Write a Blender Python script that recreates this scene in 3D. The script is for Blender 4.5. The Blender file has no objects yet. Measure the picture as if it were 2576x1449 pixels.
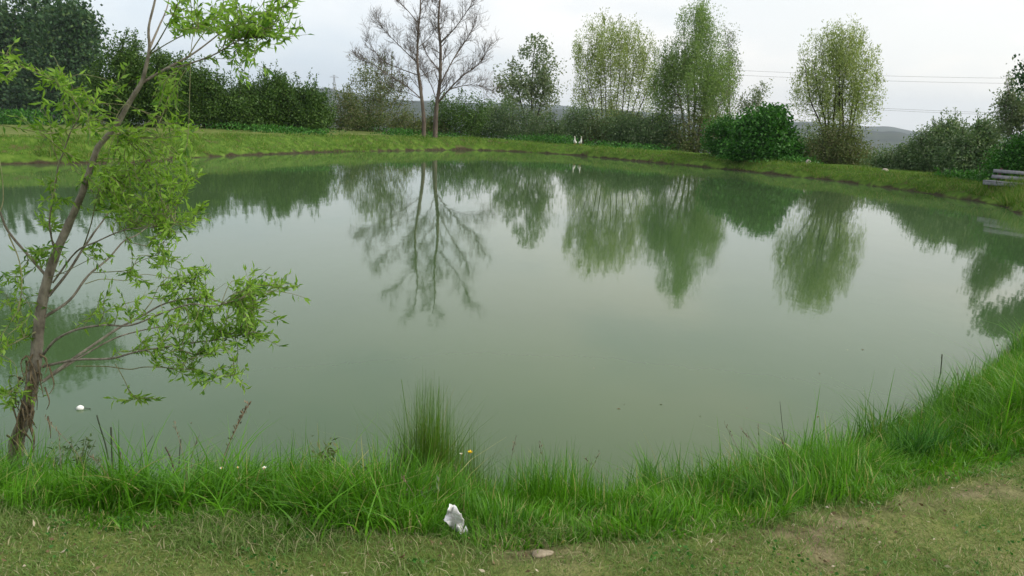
import bpy, math, random
import numpy as np
from mathutils import Vector, Matrix

random.seed(7)
RNG = np.random.default_rng(11)
SC = bpy.context.scene
COL = SC.collection

# ------------------------------------------------------------------ camera
EYE = np.array([0.0, 0.0, 2.25])          # 1.55 m above the lawn, 2.25 m above the water
HFOV = math.radians(66.0)
W0, H0 = 2576.0, 1449.0                    # units in which the photograph was measured
FPX = (W0 / 2) / math.tan(HFOV / 2)
PITCH = math.atan((H0 / 2 - 290.0) / FPX)
ROLL = math.radians(2.2)
fwd = np.array([0, math.cos(PITCH), -math.sin(PITCH)])
r0 = np.array([1.0, 0, 0]); u0 = np.cross(r0, fwd)
RIGHT = math.cos(ROLL) * r0 + math.sin(ROLL) * u0
UP = -math.sin(ROLL) * r0 + math.cos(ROLL) * u0
cd = bpy.data.cameras.new('camera'); cam = bpy.data.objects.new('camera', cd); COL.objects.link(cam)
cd.sensor_fit = 'HORIZONTAL'; cd.angle = HFOV; cd.clip_start = 0.05; cd.clip_end = 20000
M = Matrix(((RIGHT[0], UP[0], -fwd[0], EYE[0]), (RIGHT[1], UP[1], -fwd[1], EYE[1]), (RIGHT[2], UP[2], -fwd[2], EYE[2]), (0, 0, 0, 1)))
cam.matrix_world = M
SC.camera = cam

# ------------------------------------------------------------------ sky, sun, exposure
SUN_AZ, SUN_EL = math.radians(102), math.radians(40)       # veiled, high on the right, a little behind the viewer
SUN_DIR = (math.sin(SUN_AZ) * math.cos(SUN_EL), math.cos(SUN_AZ) * math.cos(SUN_EL), math.sin(SUN_EL))
world = bpy.data.worlds.new('World'); SC.world = world; world.use_nodes = True
nt = world.node_tree; nt.nodes.clear()
def N(tree, t, **kw):
    n = tree.nodes.new(t)
    for k, v in kw.items():
        if k in n.bl_rna.properties: setattr(n, k, v)
        else: n.inputs[k].default_value = v
    return n
def ramp(tree, fac, stops, interp='LINEAR'):
    n = tree.nodes.new('ShaderNodeValToRGB'); n.color_ramp.interpolation = interp
    e = n.color_ramp.elements
    while len(e) < len(stops): e.new(0.5)
    for el, (p, c) in zip(e, stops):
        el.position = p; el.color = c if len(c) == 4 else (*c, 1)
    tree.links.new(fac, n.inputs[0]); return n.outputs[0]
def mixc(tree, fac, a, b, mode='MIX'):
    n = tree.nodes.new('ShaderNodeMix'); n.data_type = 'RGBA'; n.blend_type = mode
    for i, v in ((0, fac), (6, a), (7, b)):
        if hasattr(v, 'is_output') or isinstance(v, bpy.types.NodeSocket): tree.links.new(v, n.inputs[i])
        else: n.inputs[i].default_value = v if not isinstance(v, tuple) or len(v) == 4 else (*v, 1)
    return n.outputs[2]
def mth(tree, op, a, b=None):
    n = tree.nodes.new('ShaderNodeMath'); n.operation = op
    for i, v in ((0, a), (1, b)):
        if v is None: continue
        if isinstance(v, bpy.types.NodeSocket): tree.links.new(v, n.inputs[i])
        else: n.inputs[i].default_value = v
    return n.outputs[0]
sky = N(nt, 'ShaderNodeTexSky', sky_type='NISHITA', sun_disc=False, sun_elevation=SUN_EL, sun_rotation=SUN_AZ)
sky.air_density = 1.2; sky.dust_density = 2.0
tc = N(nt, 'ShaderNodeTexCoord')
mp = N(nt, 'ShaderNodeMapping'); mp.inputs['Scale'].default_value = (1.0, 1.0, 2.6); mp.inputs['Location'].default_value = (0.3, 0.1, 0.2)
nt.links.new(tc.outputs['Generated'], mp.inputs[0])
nz = N(nt, 'ShaderNodeTexNoise', Scale=2.1, Detail=5.0, Roughness=0.5); nt.links.new(mp.outputs[0], nz.inputs['Vector'])
# direction towards the veiled sun: the cloud layer is creamier there, bluer away from it
dot = N(nt, 'ShaderNodeVectorMath', operation='DOT_PRODUCT'); nt.links.new(tc.outputs['Generated'], dot.inputs[0]); dot.inputs[1].default_value = SUN_DIR
gl = mth(nt, 'ADD', mth(nt, 'MULTIPLY', dot.outputs['Value'], 0.5), 0.5)
veil = ramp(nt, gl, [(0.0, (.56, .63, .71)), (0.3, (.63, .695, .765)), (0.46, (.76, .77, .785)), (0.62, (.95, .885, .82)), (1.0, (.99, .92, .84))], 'B_SPLINE')
veil = mixc(nt, 1.0, veil, (8.0, 7.85, 7.65), 'MULTIPLY')
patch = ramp(nt, nz.outputs[0], [(0.42, (0.74, 0.81, 0.88)), (0.55, (1.03, 1.015, 1.0))], 'B_SPLINE')
cl = mixc(nt, 1.0, veil, patch, 'MULTIPLY')
sz = N(nt, 'ShaderNodeSeparateXYZ'); nt.links.new(tc.outputs['Generated'], sz.inputs[0])     # the cloud layer thickens overhead
cl = mixc(nt, 1.0, cl, ramp(nt, sz.outputs['Z'], [(0.0, (1.0,) * 3), (0.22, (.98,) * 3), (0.45, (.78, .80, .80)), (1.0, (.66, .69, .70))], 'B_SPLINE'), 'MULTIPLY')
skc = mixc(nt, 0.90, sky.outputs[0], cl)
bg = N(nt, 'ShaderNodeBackground', Strength=0.1); nt.links.new(skc, bg.inputs[0])
wo = N(nt, 'ShaderNodeOutputWorld'); nt.links.new(bg.outputs[0], wo.inputs[0])
sl = bpy.data.lights.new('sun', 'SUN'); sl.energy = 1.5; sl.angle = math.radians(25); sl.color = (1.0, 0.94, 0.86)
sun = bpy.data.objects.new('sun', sl); COL.objects.link(sun)
sun.rotation_euler = Vector(SUN_DIR).to_track_quat('Z', 'Y').to_euler()
SC.view_settings.view_transform = 'Standard'; SC.view_settings.look = 'None'
SC.view_settings.exposure = 0.98; SC.view_settings.gamma = 1.0; SC.view_settings.use_curve_mapping = False
SC.cycles.max_bounces = 8; SC.cycles.transparent_max_bounces = 8; SC.cycles.volume_bounces = 1
SC.cycles.use_denoising = True

# ------------------------------------------------------------------ layout helpers
def ray(px, py):
    d = fwd + RIGHT * ((px - W0 / 2) / FPX) + UP * ((H0 / 2 - py) / FPX)
    return d
def at(px, py, z=0.0):                      # the point of the level z seen there
    d = ray(px, py); t = (z - EYE[2]) / d[2]
    return EYE + d * t
def at_y(px, py, Y):                        # the point seen there at a distance Y in front of the camera
    d = ray(px, py); return EYE + d * (Y / d[1])
def proj(p):
    q = np.asarray(p, float) - EYE; z = q @ fwd
    return W0 / 2 + FPX * (q @ RIGHT) / z, H0 / 2 - FPX * (q @ UP) / z
def sm(a, b, x):
    t = np.clip((x - a) / (b - a), 0, 1); return t * t * (3 - 2 * t)
_nd = [(RNG.normal(size=2), RNG.uniform(0, 6.28)) for _ in range(24)]
def wob(x, y, s, k=0):                      # smooth noise about -1..1, feature size s
    v = 0
    for i in range(6):
        d, p = _nd[(i + 6 * k) % 24]; v = v + np.sin((x * d[0] + y * d[1]) / s * 2.2 + p * (i + 1))
    return v / 3.0

# ------------------------------------------------------------------ mesh helpers
def mesh(name, V, F, mat, smooth=False):
    V = np.asarray(V, np.float32).reshape(-1, 3); F = np.asarray(F, np.int32)
    me = bpy.data.meshes.new(name); n = F.shape[1]
    me.vertices.add(len(V)); me.vertices.foreach_set('co', V.ravel())
    me.loops.add(F.size); me.loops.foreach_set('vertex_index', F.ravel())
    me.polygons.add(len(F)); me.polygons.foreach_set('loop_start', np.arange(0, F.size, n, dtype=np.int32))
    me.polygons.foreach_set('loop_total', np.full(len(F), n, np.int32))
    if smooth: me.polygons.foreach_set('use_smooth', np.ones(len(F), bool))
    me.update(calc_edges=True); me.validate(verbose=False)
    if mat: me.materials.append(mat)
    return me
def link(name, me, parent=None, loc=None):
    o = bpy.data.objects.new(name, me); COL.objects.link(o)
    if parent is not None: o.parent = parent
    if loc is not None: o.location = loc
    return o
def tag(o, label, cat=None, group=None, kind=None):
    o['label'] = label
    if cat: o['category'] = cat
    if group: o['group'] = group
    if kind: o['kind'] = kind
    return o
def empty(name, loc):
    o = bpy.data.objects.new(name, None); COL.objects.link(o); o.location = [float(c) for c in loc]; o.empty_display_size = 0.2
    return o
class MB:                                   # collects quads
    def __init__(s): s.V = []; s.F = []; s.n = 0
    def add(s, V, F):
        V = np.asarray(V, float).reshape(-1, 3); s.V.append(V); s.F.append(np.asarray(F, int) + s.n); s.n += len(V)
    def build(s, name, mat, parent=None, origin=None, smooth=False, kind=None):
        if not s.V: return None
        V = np.concatenate(s.V); F = np.concatenate(s.F)
        if origin is not None: V = V - np.asarray(origin)
        o = link(name, mesh(name, V, F, mat, smooth), parent)
        if kind: o['kind'] = kind
        return o
def tube(mb, P, R, n=6, rough=0.0):
    P = np.asarray(P, float); R = np.asarray(R, float); k = len(P)
    T = np.gradient(P, axis=0); T /= np.linalg.norm(T, axis=1)[:, None] + 1e-9
    ref = np.array([0.31, 0.93, 0.17]); ref = ref / np.linalg.norm(ref)
    A = np.cross(T, ref); A /= np.linalg.norm(A, axis=1)[:, None] + 1e-9
    B = np.cross(T, A); a = np.linspace(0, 2 * math.pi, n, endpoint=False)
    rr = R[:, None] * (1 + (rough * RNG.normal(size=(k, n)) if rough else 0))
    V = P[:, None] + rr[..., None] * (np.cos(a)[None, :, None] * A[:, None] + np.sin(a)[None, :, None] * B[:, None])
    i = np.arange(k - 1)[:, None] * n; j = np.arange(n)[None]; j2 = (j + 1) % n
    F = np.stack([i + j, i + j2, i + n + j2, i + n + j], -1).reshape(-1, 4)
    mb.add(V, F)
    c = mb.n; mb.add([P[-1] + T[-1] * R[-1] * .4], np.zeros((0, 4), int))
    b = c - n
    if n >= 4: mb.F.append(np.array([[b + q, b + (q + 1) % n, c, c] if False else [b + q, b + (q + 1) % n, b + (q + 2) % n, c] for q in range(0, n, 2)]))
def spline(P, m=6):
    P = np.asarray(P, float)
    Q = np.vstack([2 * P[0] - P[1], P, 2 * P[-1] - P[-2]]); out = []
    for i in range(1, len(Q) - 2):
        t = np.linspace(0, 1, m, endpoint=False)[:, None]
        a, b, c, d = Q[i - 1], Q[i], Q[i + 1], Q[i + 2]
        out.append(0.5 * (2 * b + (c - a) * t + (2 * a - 5 * b + 4 * c - d) * t * t + (3 * b - a - 3 * c + d) * t ** 3))
    return np.vstack(out + [P[-1:]])
def unit(v): return v / (np.linalg.norm(v, axis=-1, keepdims=True) + 1e-9)
def leaves(pos, d, L, Wd, mb, fold=0.0):
    pos = np.asarray(pos); d = unit(np.asarray(d)); n = len(pos)
    L = np.broadcast_to(L, n)[:, None]; Wd = np.broadcast_to(Wd, n)[:, None]
    s = unit(np.cross(d, RNG.normal(size=(n, 3)))); nn = np.cross(s, d)
    a = pos; b = pos + d * L * .45 + s * Wd * .5 + nn * Wd * fold; c = pos + d * L - nn * L * .12 * (fold > 0); e = pos + d * L * .45 - s * Wd * .5 + nn * Wd * fold
    V = np.stack([a, b, c, e], 1).reshape(-1, 3); F = np.arange(4 * n).reshape(-1, 4)
    mb.add(V, F)
def blades(mb, pos, h, ld, lean, w, seg=3):
    pos = np.asarray(pos); n = len(pos)
    side = np.stack([-np.sin(ld), np.cos(ld), 0 * ld], 1)
    tw = RNG.uniform(0, 6.28, n); side = np.stack([np.cos(tw), np.sin(tw), 0 * tw], 1) * .75 + side * .25
    fd = np.stack([np.cos(ld), np.sin(ld), 0 * ld], 1)
    lv = []
    for k in range(seg + 1):
        t = k / seg
        c = pos + np.array([0, 0, 1.0]) * (h * (t - .42 * lean * t * t))[:, None] + fd * (h * lean * t ** 1.8)[:, None]
        ww = (w * (1 - .92 * t ** 1.6) * .5)[:, None]
        lv += [c - side * ww, c + side * ww]
    V = np.stack(lv, 1).reshape(-1, 3); m = 2 * (seg + 1)
    o = np.arange(n)[:, None, None] * m; k = np.arange(seg)[None, :, None] * 2
    F = (o + k + np.array([0, 1, 3, 2])[None, None]).reshape(-1, 4)
    mb.add(V, F)

# ------------------------------------------------------------------ materials
def mat(name): 
    m = bpy.data.materials.new(name); m.use_nodes = True; t = m.node_tree; t.nodes.clear(); return m, t
def leaf_mat(name, c1, c2, c3=None, trans=0.35, rough=0.5, scale=1.2, p3=0.12, spec=0.25):
    m, t = mat(name)
    g = N(t, 'ShaderNodeNewGeometry'); tcd = N(t, 'ShaderNodeTexCoord')
    nz = N(t, 'ShaderNodeTexNoise', Scale=scale, Detail=2.0); t.links.new(tcd.outputs['Object'], nz.inputs['Vector'])
    f = mth(t, 'ADD', mth(t, 'MULTIPLY', g.outputs['Random Per Island'], .55), mth(t, 'MULTIPLY', mth(t, 'SUBTRACT', nz.outputs[0], .3), 1.1))
    c = mixc(t, f, c1, c2); t.nodes[-1].clamp_factor = True
    if c3:
        r2 = mth(t, 'FRACT', mth(t, 'MULTIPLY', g.outputs['Random Per Island'], 37.7))
        c = mixc(t, mth(t, 'LESS_THAN', r2, p3), c, c3)
    p = N(t, 'ShaderNodeBsdfPrincipled', Roughness=rough); t.links.new(c, p.inputs['Base Color']); p.inputs['Specular IOR Level'].default_value = spec
    tr = N(t, 'ShaderNodeBsdfTranslucent'); t.links.new(mixc(t, 1.0, c, (1.25, 1.3, .7), 'MULTIPLY'), tr.inputs[0])
    mx = N(t, 'ShaderNodeMixShader', Fac=trans); t.links.new(p.outputs[0], mx.inputs[1]); t.links.new(tr.outputs[0], mx.inputs[2])
    o = N(t, 'ShaderNodeOutputMaterial'); t.links.new(mx.outputs[0], o.inputs[0]); return m
def bark_mat(name, c1, c2, scale=9.0, bump=0.4, stretch=0.25):
    m, t = mat(name); tcd = N(t, 'ShaderNodeTexCoord')
    mpn = N(t, 'ShaderNodeMapping'); mpn.inputs['Scale'].default_value = (1, 1, stretch); t.links.new(tcd.outputs['Object'], mpn.inputs[0])
    nz = N(t, 'ShaderNodeTexNoise', Scale=scale, Detail=6.0, Roughness=.65); t.links.new(mpn.outputs[0], nz.inputs['Vector'])
    c = ramp(t, nz.outputs[0], [(.34, c1), (.66, c2)])
    p = N(t, 'ShaderNodeBsdfPrincipled', Roughness=.85); t.links.new(c, p.inputs['Base Color']); p.inputs['Specular IOR Level'].default_value = .2
    b = N(t, 'ShaderNodeBump', Strength=bump, Distance=.02); t.links.new(nz.outputs[0], b.inputs['Height']); t.links.new(b.outputs[0], p.inputs['Normal'])
    o = N(t, 'ShaderNodeOutputMaterial'); t.links.new(p.outputs[0], o.inputs[0]); return m
def plain_mat(name, c, rough=.6, var=.25, scale=20., c2=None, spec=.3):
    m, t = mat(name); tcd = N(t, 'ShaderNodeTexCoord')
    nz = N(t, 'ShaderNodeTexNoise', Scale=scale, Detail=5.0); t.links.new(tcd.outputs['Object'], nz.inputs['Vector'])
    c2 = c2 or tuple(v * (1 - var) for v in c)
    cc = ramp(t, nz.outputs[0], [(.35, c2), (.65, c)])
    p = N(t, 'ShaderNodeBsdfPrincipled', Roughness=rough); t.links.new(cc, p.inputs['Base Color']); p.inputs['Specular IOR Level'].default_value = spec
    o = N(t, 'ShaderNodeOutputMaterial'); t.links.new(p.outputs[0], o.inputs[0]); return m

MT = {}
MT['bark'] = bark_mat('grey brown bark', (.055, .042, .032), (.20, .17, .135), 14, .9)
MT['bark_young'] = bark_mat('young willow bark', (.11, .095, .075), (.33, .30, .25), 22, .8, .5)
MT['twig'] = bark_mat('olive twig bark', (.10, .11, .05), (.24, .24, .13), 20, .3)
MT['bark_bare'] = bark_mat('dark bare bark', (.07, .055, .045), (.19, .155, .125), 6, .5)
MT['bark_pale'] = bark_mat('pale willow bark', (.12, .10, .075), (.30, .265, .20), 5, .5)
MT['bark_dark'] = bark_mat('dark shrub bark', (.03, .026, .02), (.085, .07, .052), 6, .4)
MT['leaf_front'] = leaf_mat('young willow leaf', (.12, .26, .025), (.31, .50, .085), (.08, .19, .03), .44, .42, 2.0)
MT['leaf_dark'] = leaf_mat('dark hedge leaf', (.030, .078, .014), (.085, .17, .030), (.13, .22, .045), .25, .5, .7)
MT['leaf_oak'] = leaf_mat('deep green tree leaf', (.024, .068, .026), (.062, .135, .045), (.10, .17, .05), .25, .5, .45)
MT['leaf_brown'] = leaf_mat('olive brown shrub leaf', (.070, .105, .034), (.16, .215, .070), (.20, .20, .10), .3, .6, .8, .25)
MT['leaf_grey'] = leaf_mat('grey green poplar leaf', (.10, .155, .075), (.20, .27, .145), (.28, .32, .21), .35, .5, .7, .2)
MT['leaf_yellow'] = leaf_mat('yellow green willow leaf', (.17, .235, .075), (.33, .41, .155), (.40, .45, .24), .50, .5, .7, .2)
MT['leaf_willow'] = leaf_mat('silver green willow leaf', (.115, .21, .06), (.24, .35, .12), (.30, .38, .18), .45, .5, .5, .15)
MT['leaf_bush'] = leaf_mat('fresh green bush leaf', (.018, .080, .010), (.055, .20, .024), (.11, .28, .06), .3, .45, 1.6, .18)
MT['leaf_blue'] = leaf_mat('bluish green shrub leaf', (.075, .145, .060), (.18, .265, .125), (.28, .34, .21), .3, .5, .7)
MT['leaf_wood'] = leaf_mat('far wood leaf', (.022, .045, .024), (.05, .08, .04), None, .2, .6, .06)
MT['grass'] = leaf_mat('tall bank grass', (.028, .120, .006), (.145, .37, .020), (.36, .36, .14), .35, .42, 3.0, .07, .3)
MT['lawn'] = leaf_mat('mown lawn grass', (.10, .195, .045), (.20, .30, .085), (.40, .38, .23), .3, .6, 1.6, .16, .15)
MT['bankgrass'] = leaf_mat('far bank grass', (.05, .14, .012), (.16, .28, .035), (.30, .29, .11), .3, .5, 1.1, .14)
MT['reed'] = leaf_mat('fine reed grass', (.055, .14, .015), (.13, .25, .035), (.22, .22, .08), .35, .45, 2., .1)
MT['debris'] = leaf_mat('dead leaf bits', (.10, .065, .035), (.28, .22, .13), (.45, .40, .30), .1, .8, 5., .15, .1)
MT['dry'] = plain_mat('dry stem', (.24, .19, .12), .8, .5, 30)
MT['purple'] = plain_mat('dark red stem', (.085, .05, .045), .7, .5, 30)
MT['greystem'] = plain_mat('dull green stem', (.075, .095, .06), .7, .4, 30)
MT['white'] = plain_mat('white litter', (.84, .86, .90), .45, .12, 45, (.60, .60, .58), spec=.4)
MT['foam'] = plain_mat('white foam', (.85, .86, .85), .6, .1, 80)
MT['petal'] = plain_mat('white petal', (.85, .86, .82), .6, .05, 60)
MT['yellow'] = plain_mat('yellow petal', (.80, .55, .02), .5, .1, 60)
MT['feather'] = plain_mat('white feathers', (.80, .80, .76), .7, .15, 15)
MT['beak'] = plain_mat('orange beak', (.55, .22, .04), .5, .1, 15)
MT['wood'] = bark_mat('weathered grey planks', (.20, .20, .22), (.36, .35, .38), 8, .3, 1)
MT['rust'] = plain_mat('brown bench frame', (.10, .055, .045), .8, .4, 10)
MT['stone'] = plain_mat('pale stone', (.50, .44, .40), .9, .35, 5)
MT['earthy'] = plain_mat('earth stained stone', (.36, .31, .23), .95, .4, 40, (.20, .165, .11))
MT['steel'] = plain_mat('galvanised steel', (.22, .23, .25), .6, .1, 1)
MT['cable'] = plain_mat('dark cable', (.12, .12, .13), .6, .1, 1)

# ------------------------------------------------------------------ pond outline and terrain
FAR = [(0, 413), (333, 410), (467, 398), (660, 389), (859, 382), (1030, 379), (1208, 378), (1408, 388), (1615, 407), (1749, 418), (1979, 443), (2062, 451), (2228, 472), (2395, 497), (2528, 521), (2640, 552)]
NEAR = [(2700, 880), (2480, 985), (2330, 1070), (2150, 1160), (1950, 1245), (1700, 1305), (1400, 1330), (1050, 1325), (700, 1310), (380, 1300), (60, 1270), (-250, 1220)]
def wpts(L): return [at(*p)[:2] for p in L]
poly = wpts(FAR) + [np.array([19.5, 17.0]), np.array([17.5, 12.5]), np.array([12.0, 9.6])] + wpts(NEAR) + [np.array([-9.0, 6.2]), np.array([-16.0, 12.0]), np.array([-19.5, 19.0]), np.array([-19.0, 24.0])]
poly = np.array(poly)
def closed_spline(P, m):
    Q = np.vstack([P[-1:], P, P[:2]]); out = []
    for i in range(1, len(Q) - 2):
        t = np.linspace(0, 1, m, endpoint=False)[:, None]; a, b, c, d = Q[i - 1], Q[i], Q[i + 1], Q[i + 2]
        out.append(0.5 * (2 * b + (c - a) * t + (2 * a - 5 * b + 4 * c - d) * t * t + (3 * b - a - 3 * c + d) * t ** 3))
    return np.vstack(out)
SHORE = closed_spline(poly, 5)
def sdist(x, y):
    """signed distance to the shore, positive on land"""
    x = np.asarray(x, float).ravel(); y = np.asarray(y, float).ravel()
    best = np.full(len(x), 1e18); ins = np.zeros(len(x), bool)
    A = SHORE; B = np.roll(SHORE, -1, 0)
    for a, b in zip(A, B):
        ab = b - a; t = np.clip(((x - a[0]) * ab[0] + (y - a[1]) * ab[1]) / (ab @ ab + 1e-12), 0, 1)
        best = np.minimum(best, (x - a[0] - t * ab[0]) ** 2 + (y - a[1] - t * ab[1]) ** 2)
        c = (a[1] > y) != (b[1] > y)
        with np.errstate(divide='ignore', invalid='ignore'):
            ins ^= c & (x < (b[0] - a[0]) * (y - a[1]) / (b[1] - a[1] + 1e-15) + a[0])
    return np.where(ins, -1, 1) * np.sqrt(best)
def height(x, y, sd=None):
    x = np.asarray(x, float); y = np.asarray(y, float); sh = x.shape; x = x.ravel(); y = y.ravel()
    if sd is None: sd = sdist(x, y)
    near = 1 - sm(9, 15, y)
    sdn = sd + .10 * wob(x, y, 1.1, 1) * (1 - near) + .05 * wob(x, y, .35, 2)
    zt = np.clip(.62 - .016 * x, .52, .88)
    step = .15 + .10 * wob(x, y, 2.3, 0)
    zf = step * sm(-.12, .10, sdn) + (zt - step) * sm(.0, 1.5 - .6 * sm(-12, 0, x), sdn) ** .8
    zn = .70 * sm(-.35, 1.35, sdn)
    z = zf * (1 - near) + zn * near
    z = np.where(sd < 0, z * sm(-.5, 0, sd) + np.clip(sd * .6, -1.3, 0), z)
    z = z + (.018 * wob(x, y, .9, 3) + .01 * wob(x, y, .25, 0)) * sm(.2, 1.5, sd)
    s0 = 13 - 8.5 * sm(-12, -2, x)
    z = z - 42 * (1 - np.exp(-np.maximum(0, sd - s0) / 420.0)) * sm(12, 30, y)
    return z.reshape(sh)
def gz(x, y): return float(height(np.array([x]), np.array([y]))[0])
def place(px, Y):                            # ground point at distance Y under that bearing
    z = .6
    for _ in range(4):
        py = 330.0
        lo, hi = -3000.0, 3000.0
        X = 0.0
        for _ in range(40):
            X = (lo + hi) / 2
            if proj((X, Y, z))[0] < px: lo = X
            else: hi = X
        z = gz(X, Y)
    return np.array([X, Y, z])

def behind(px, Y, off=2.2):                  # never closer than the bank behind the water's edge
    f = [at(*p) for p in FAR]; return max(Y, float(np.interp(px, [p[0] for p in FAR], [q[1] for q in f])) + off)
def axis(segs):
    out = []
    for a, b, s in segs: out.append(np.arange(a, b, s))
    return np.concatenate(out + [[segs[-1][1]]])
xs = np.concatenate([-np.geomspace(5000, 34, 34), axis([(-32, -6, .40), (-6, 10, .16), (10, 26, .30), (26, 34, 1.0)]), np.geomspace(36, 5000, 34)])
ys = np.concatenate([[-400, -150, -60, -25, -10, -4, -1], axis([(0, 1.6, .4), (1.6, 7, .10), (7, 22, .6), (22, 54, .25), (54, 66, 1.0)]), np.geomspace(70, 5000, 40)])
GX, GY = np.meshgrid(xs, ys)
SD = sdist(GX, GY); GZ = height(GX, GY, SD)
nx, ny = len(xs), len(ys)
ii = (np.arange(ny - 1)[:, None] * nx + np.arange(nx - 1)[None]).ravel()
GF = np.stack([ii, ii + 1, ii + nx + 1, ii + nx], 1)
def ground_mat():
    m, t = mat('pond bank ground'); tcd = N(t, 'ShaderNodeTexCoord'); geo = N(t, 'ShaderNodeNewGeometry')
    sep = N(t, 'ShaderNodeSeparateXYZ'); t.links.new(tcd.outputs['Object'], sep.inputs[0])
    def noise(s, d=4.0, r=.55):
        n = N(t, 'ShaderNodeTexNoise', Scale=s, Detail=d, Roughness=r); t.links.new(tcd.outputs['Object'], n.inputs['Vector']); return n.outputs[0]
    n1, n2, n3 = noise(1.3), noise(9., 6.), noise(60., 4.)
    green = ramp(t, n2, [(.3, (.07, .12, .022)), (.7, (.16, .21, .05))])
    thatch = ramp(t, n3, [(.3, (.15, .13, .06)), (.7, (.40, .35, .19))])
    turf = mixc(t, ramp(t, n1, [(.42, (.05,) * 3), (.70, (.6,) * 3)]), green, thatch)
    soil = ramp(t, n2, [(.3, (.11, .09, .055)), (.7, (.27, .225, .15))])
    mud = ramp(t, n2, [(.3, (.022, .018, .012)), (.7, (.075, .062, .038))])
    at1 = N(t, 'ShaderNodeAttribute', attribute_name='soil'); at2 = N(t, 'ShaderNodeAttribute', attribute_name='far')
    at3 = N(t, 'ShaderNodeAttribute', attribute_name='lush')
    lush = ramp(t, noise(2.6, 5.), [(.32, (.10, .10, .04)), (.45, (.06, .13, .016)), (.7, (.14, .22, .04))])
    turf = mixc(t, at3.outputs['Fac'], turf, lush)
    c = mixc(t, at1.outputs['Fac'], turf, soil)
    zz = mth(t, 'ADD', sep.outputs['Z'], mth(t, 'MULTIPLY', mth(t, 'SUBTRACT', n1, .5), .5))
    wet = ramp(t, zz, [(.03, (1,) * 3), (.12, (0,) * 3)])
    wet = mixc(t, at2.outputs['Fac'], wet, (0, 0, 0))
    c = mixc(t, wet, c, mud)
    nf = noise(.006, 3.)
    fields = ramp(t, nf, [(.40, (.025, .042, .022)), (.52, (.035, .055, .026)), (.56, (.085, .11, .045)), (.75, (.11, .12, .06))])
    c = mixc(t, at2.outputs['Fac'], c, fields)
    p = N(t, 'ShaderNodeBsdfPrincipled', Roughness=.95); t.links.new(c, p.inputs['Base Color']); p.inputs['Specular IOR Level'].default_value = .1
    b = N(t, 'ShaderNodeBump', Strength=.7, Distance=.03); t.links.new(n3, b.inputs['Height']); t.links.new(b.outputs[0], p.inputs['Normal'])
    o = N(t, 'ShaderNodeOutputMaterial'); t.links.new(p.outputs[0], o.inputs[0]); return m
gme = mesh('ground', np.stack([GX.ravel(), GY.ravel(), GZ.ravel()], 1), GF, ground_mat(), True)
SOILS = [(at(1358, 1402, .68), .10), (at(1345, 1345, .6), .09), (at(2290, 1258, .7), .08), (at(1975, 1348, .7), .06), (at(2075, 1395, .7), .05), (at(2540, 1240, .7), .10)] + [(at(1960 + 70 * i, 1352 - 14 * i + 12 * math.sin(i * 2.3), .7), .035 + .02 * (i % 3)) for i in range(9)]
def soil_w(x, y):
    w = np.zeros(np.shape(x))
    for c, r in SOILS: w = np.maximum(w, np.exp(-(((x - c[0]) / 1.5) ** 2 + (y - c[1]) ** 2) / (r * r) * (1 + .5 * wob(x, y, .12, 1))))
    return w
a = gme.attributes.new('soil', 'FLOAT', 'POINT'); a.data.foreach_set('value', np.clip(soil_w(GX.ravel(), GY.ravel()) * .95, 0, 1).astype(np.float32))
a = gme.attributes.new('lush', 'FLOAT', 'POINT'); a.data.foreach_set('value', (sm(8, 14, GY.ravel()) * (1 - .75 * sm(1.2, 2.2, SD) * sm(-2, -8, GX.ravel()))).astype(np.float32))
a = gme.attributes.new('far', 'FLOAT', 'POINT'); a.data.foreach_set('value', sm(18, 45, SD).astype(np.float32))
ground = link('ground', gme); tag(ground, 'grassy ground round the pond with a mown path and muddy bank edge', kind='structure')

# water -------------------------------------------------------------
wm, t = mat('murky green pond water'); tcd = N(t, 'ShaderNodeTexCoord')
mpn = N(t, 'ShaderNodeMapping'); mpn.inputs['Scale'].default_value = (1, .55, 1); t.links.new(tcd.outputs['Object'], mpn.inputs[0])
w1 = N(t, 'ShaderNodeTexNoise', Scale=1.6, Detail=3.0, Roughness=.5); t.links.new(mpn.outputs[0], w1.inputs['Vector'])
w2 = N(t, 'ShaderNodeTexNoise', Scale=9.0, Detail=2.0); t.links.new(mpn.outputs[0], w2.inputs['Vector'])
w3 = N(t, 'ShaderNodeTexNoise', Scale=.12, Detail=3.0); t.links.new(tcd.outputs['Object'], w3.inputs['Vector'])
hh = mth(t, 'ADD', mth(t, 'MULTIPLY', w1.outputs[0], 1.0), mth(t, 'MULTIPLY', w2.outputs[0], .16))
p = N(t, 'ShaderNodeBsdfPrincipled', Roughness=.035, IOR=1.33)
t.links.new(ramp(t, w3.outputs[0], [(.35, (.048, .094, .036)), (.65, (.066, .118, .048))]), p.inputs['Base Color'])
b = N(t, 'ShaderNodeBump', Strength=.10, Distance=.02); t.links.new(hh, b.inputs['Height']); t.links.new(b.outputs[0], p.inputs['Normal'])
o = N(t, 'ShaderNodeOutputMaterial'); t.links.new(p.outputs[0], o.inputs[0])
cen = SHORE.mean(0)
WP = SHORE + unit(SHORE - cen) * .9
wV = np.vstack([np.array([[cen[0], cen[1], 0]]), np.column_stack([WP, np.zeros(len(WP))])])
k = np.arange(len(WP)); wF = np.stack([np.zeros(len(WP), int), 1 + k, 1 + (k + 1) % len(WP)], 1)
water = link('pond_water', mesh('pond_water', wV, wF, wm, True)); tag(water, 'murky green still water of the pond mirroring the trees', kind='structure')

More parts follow.
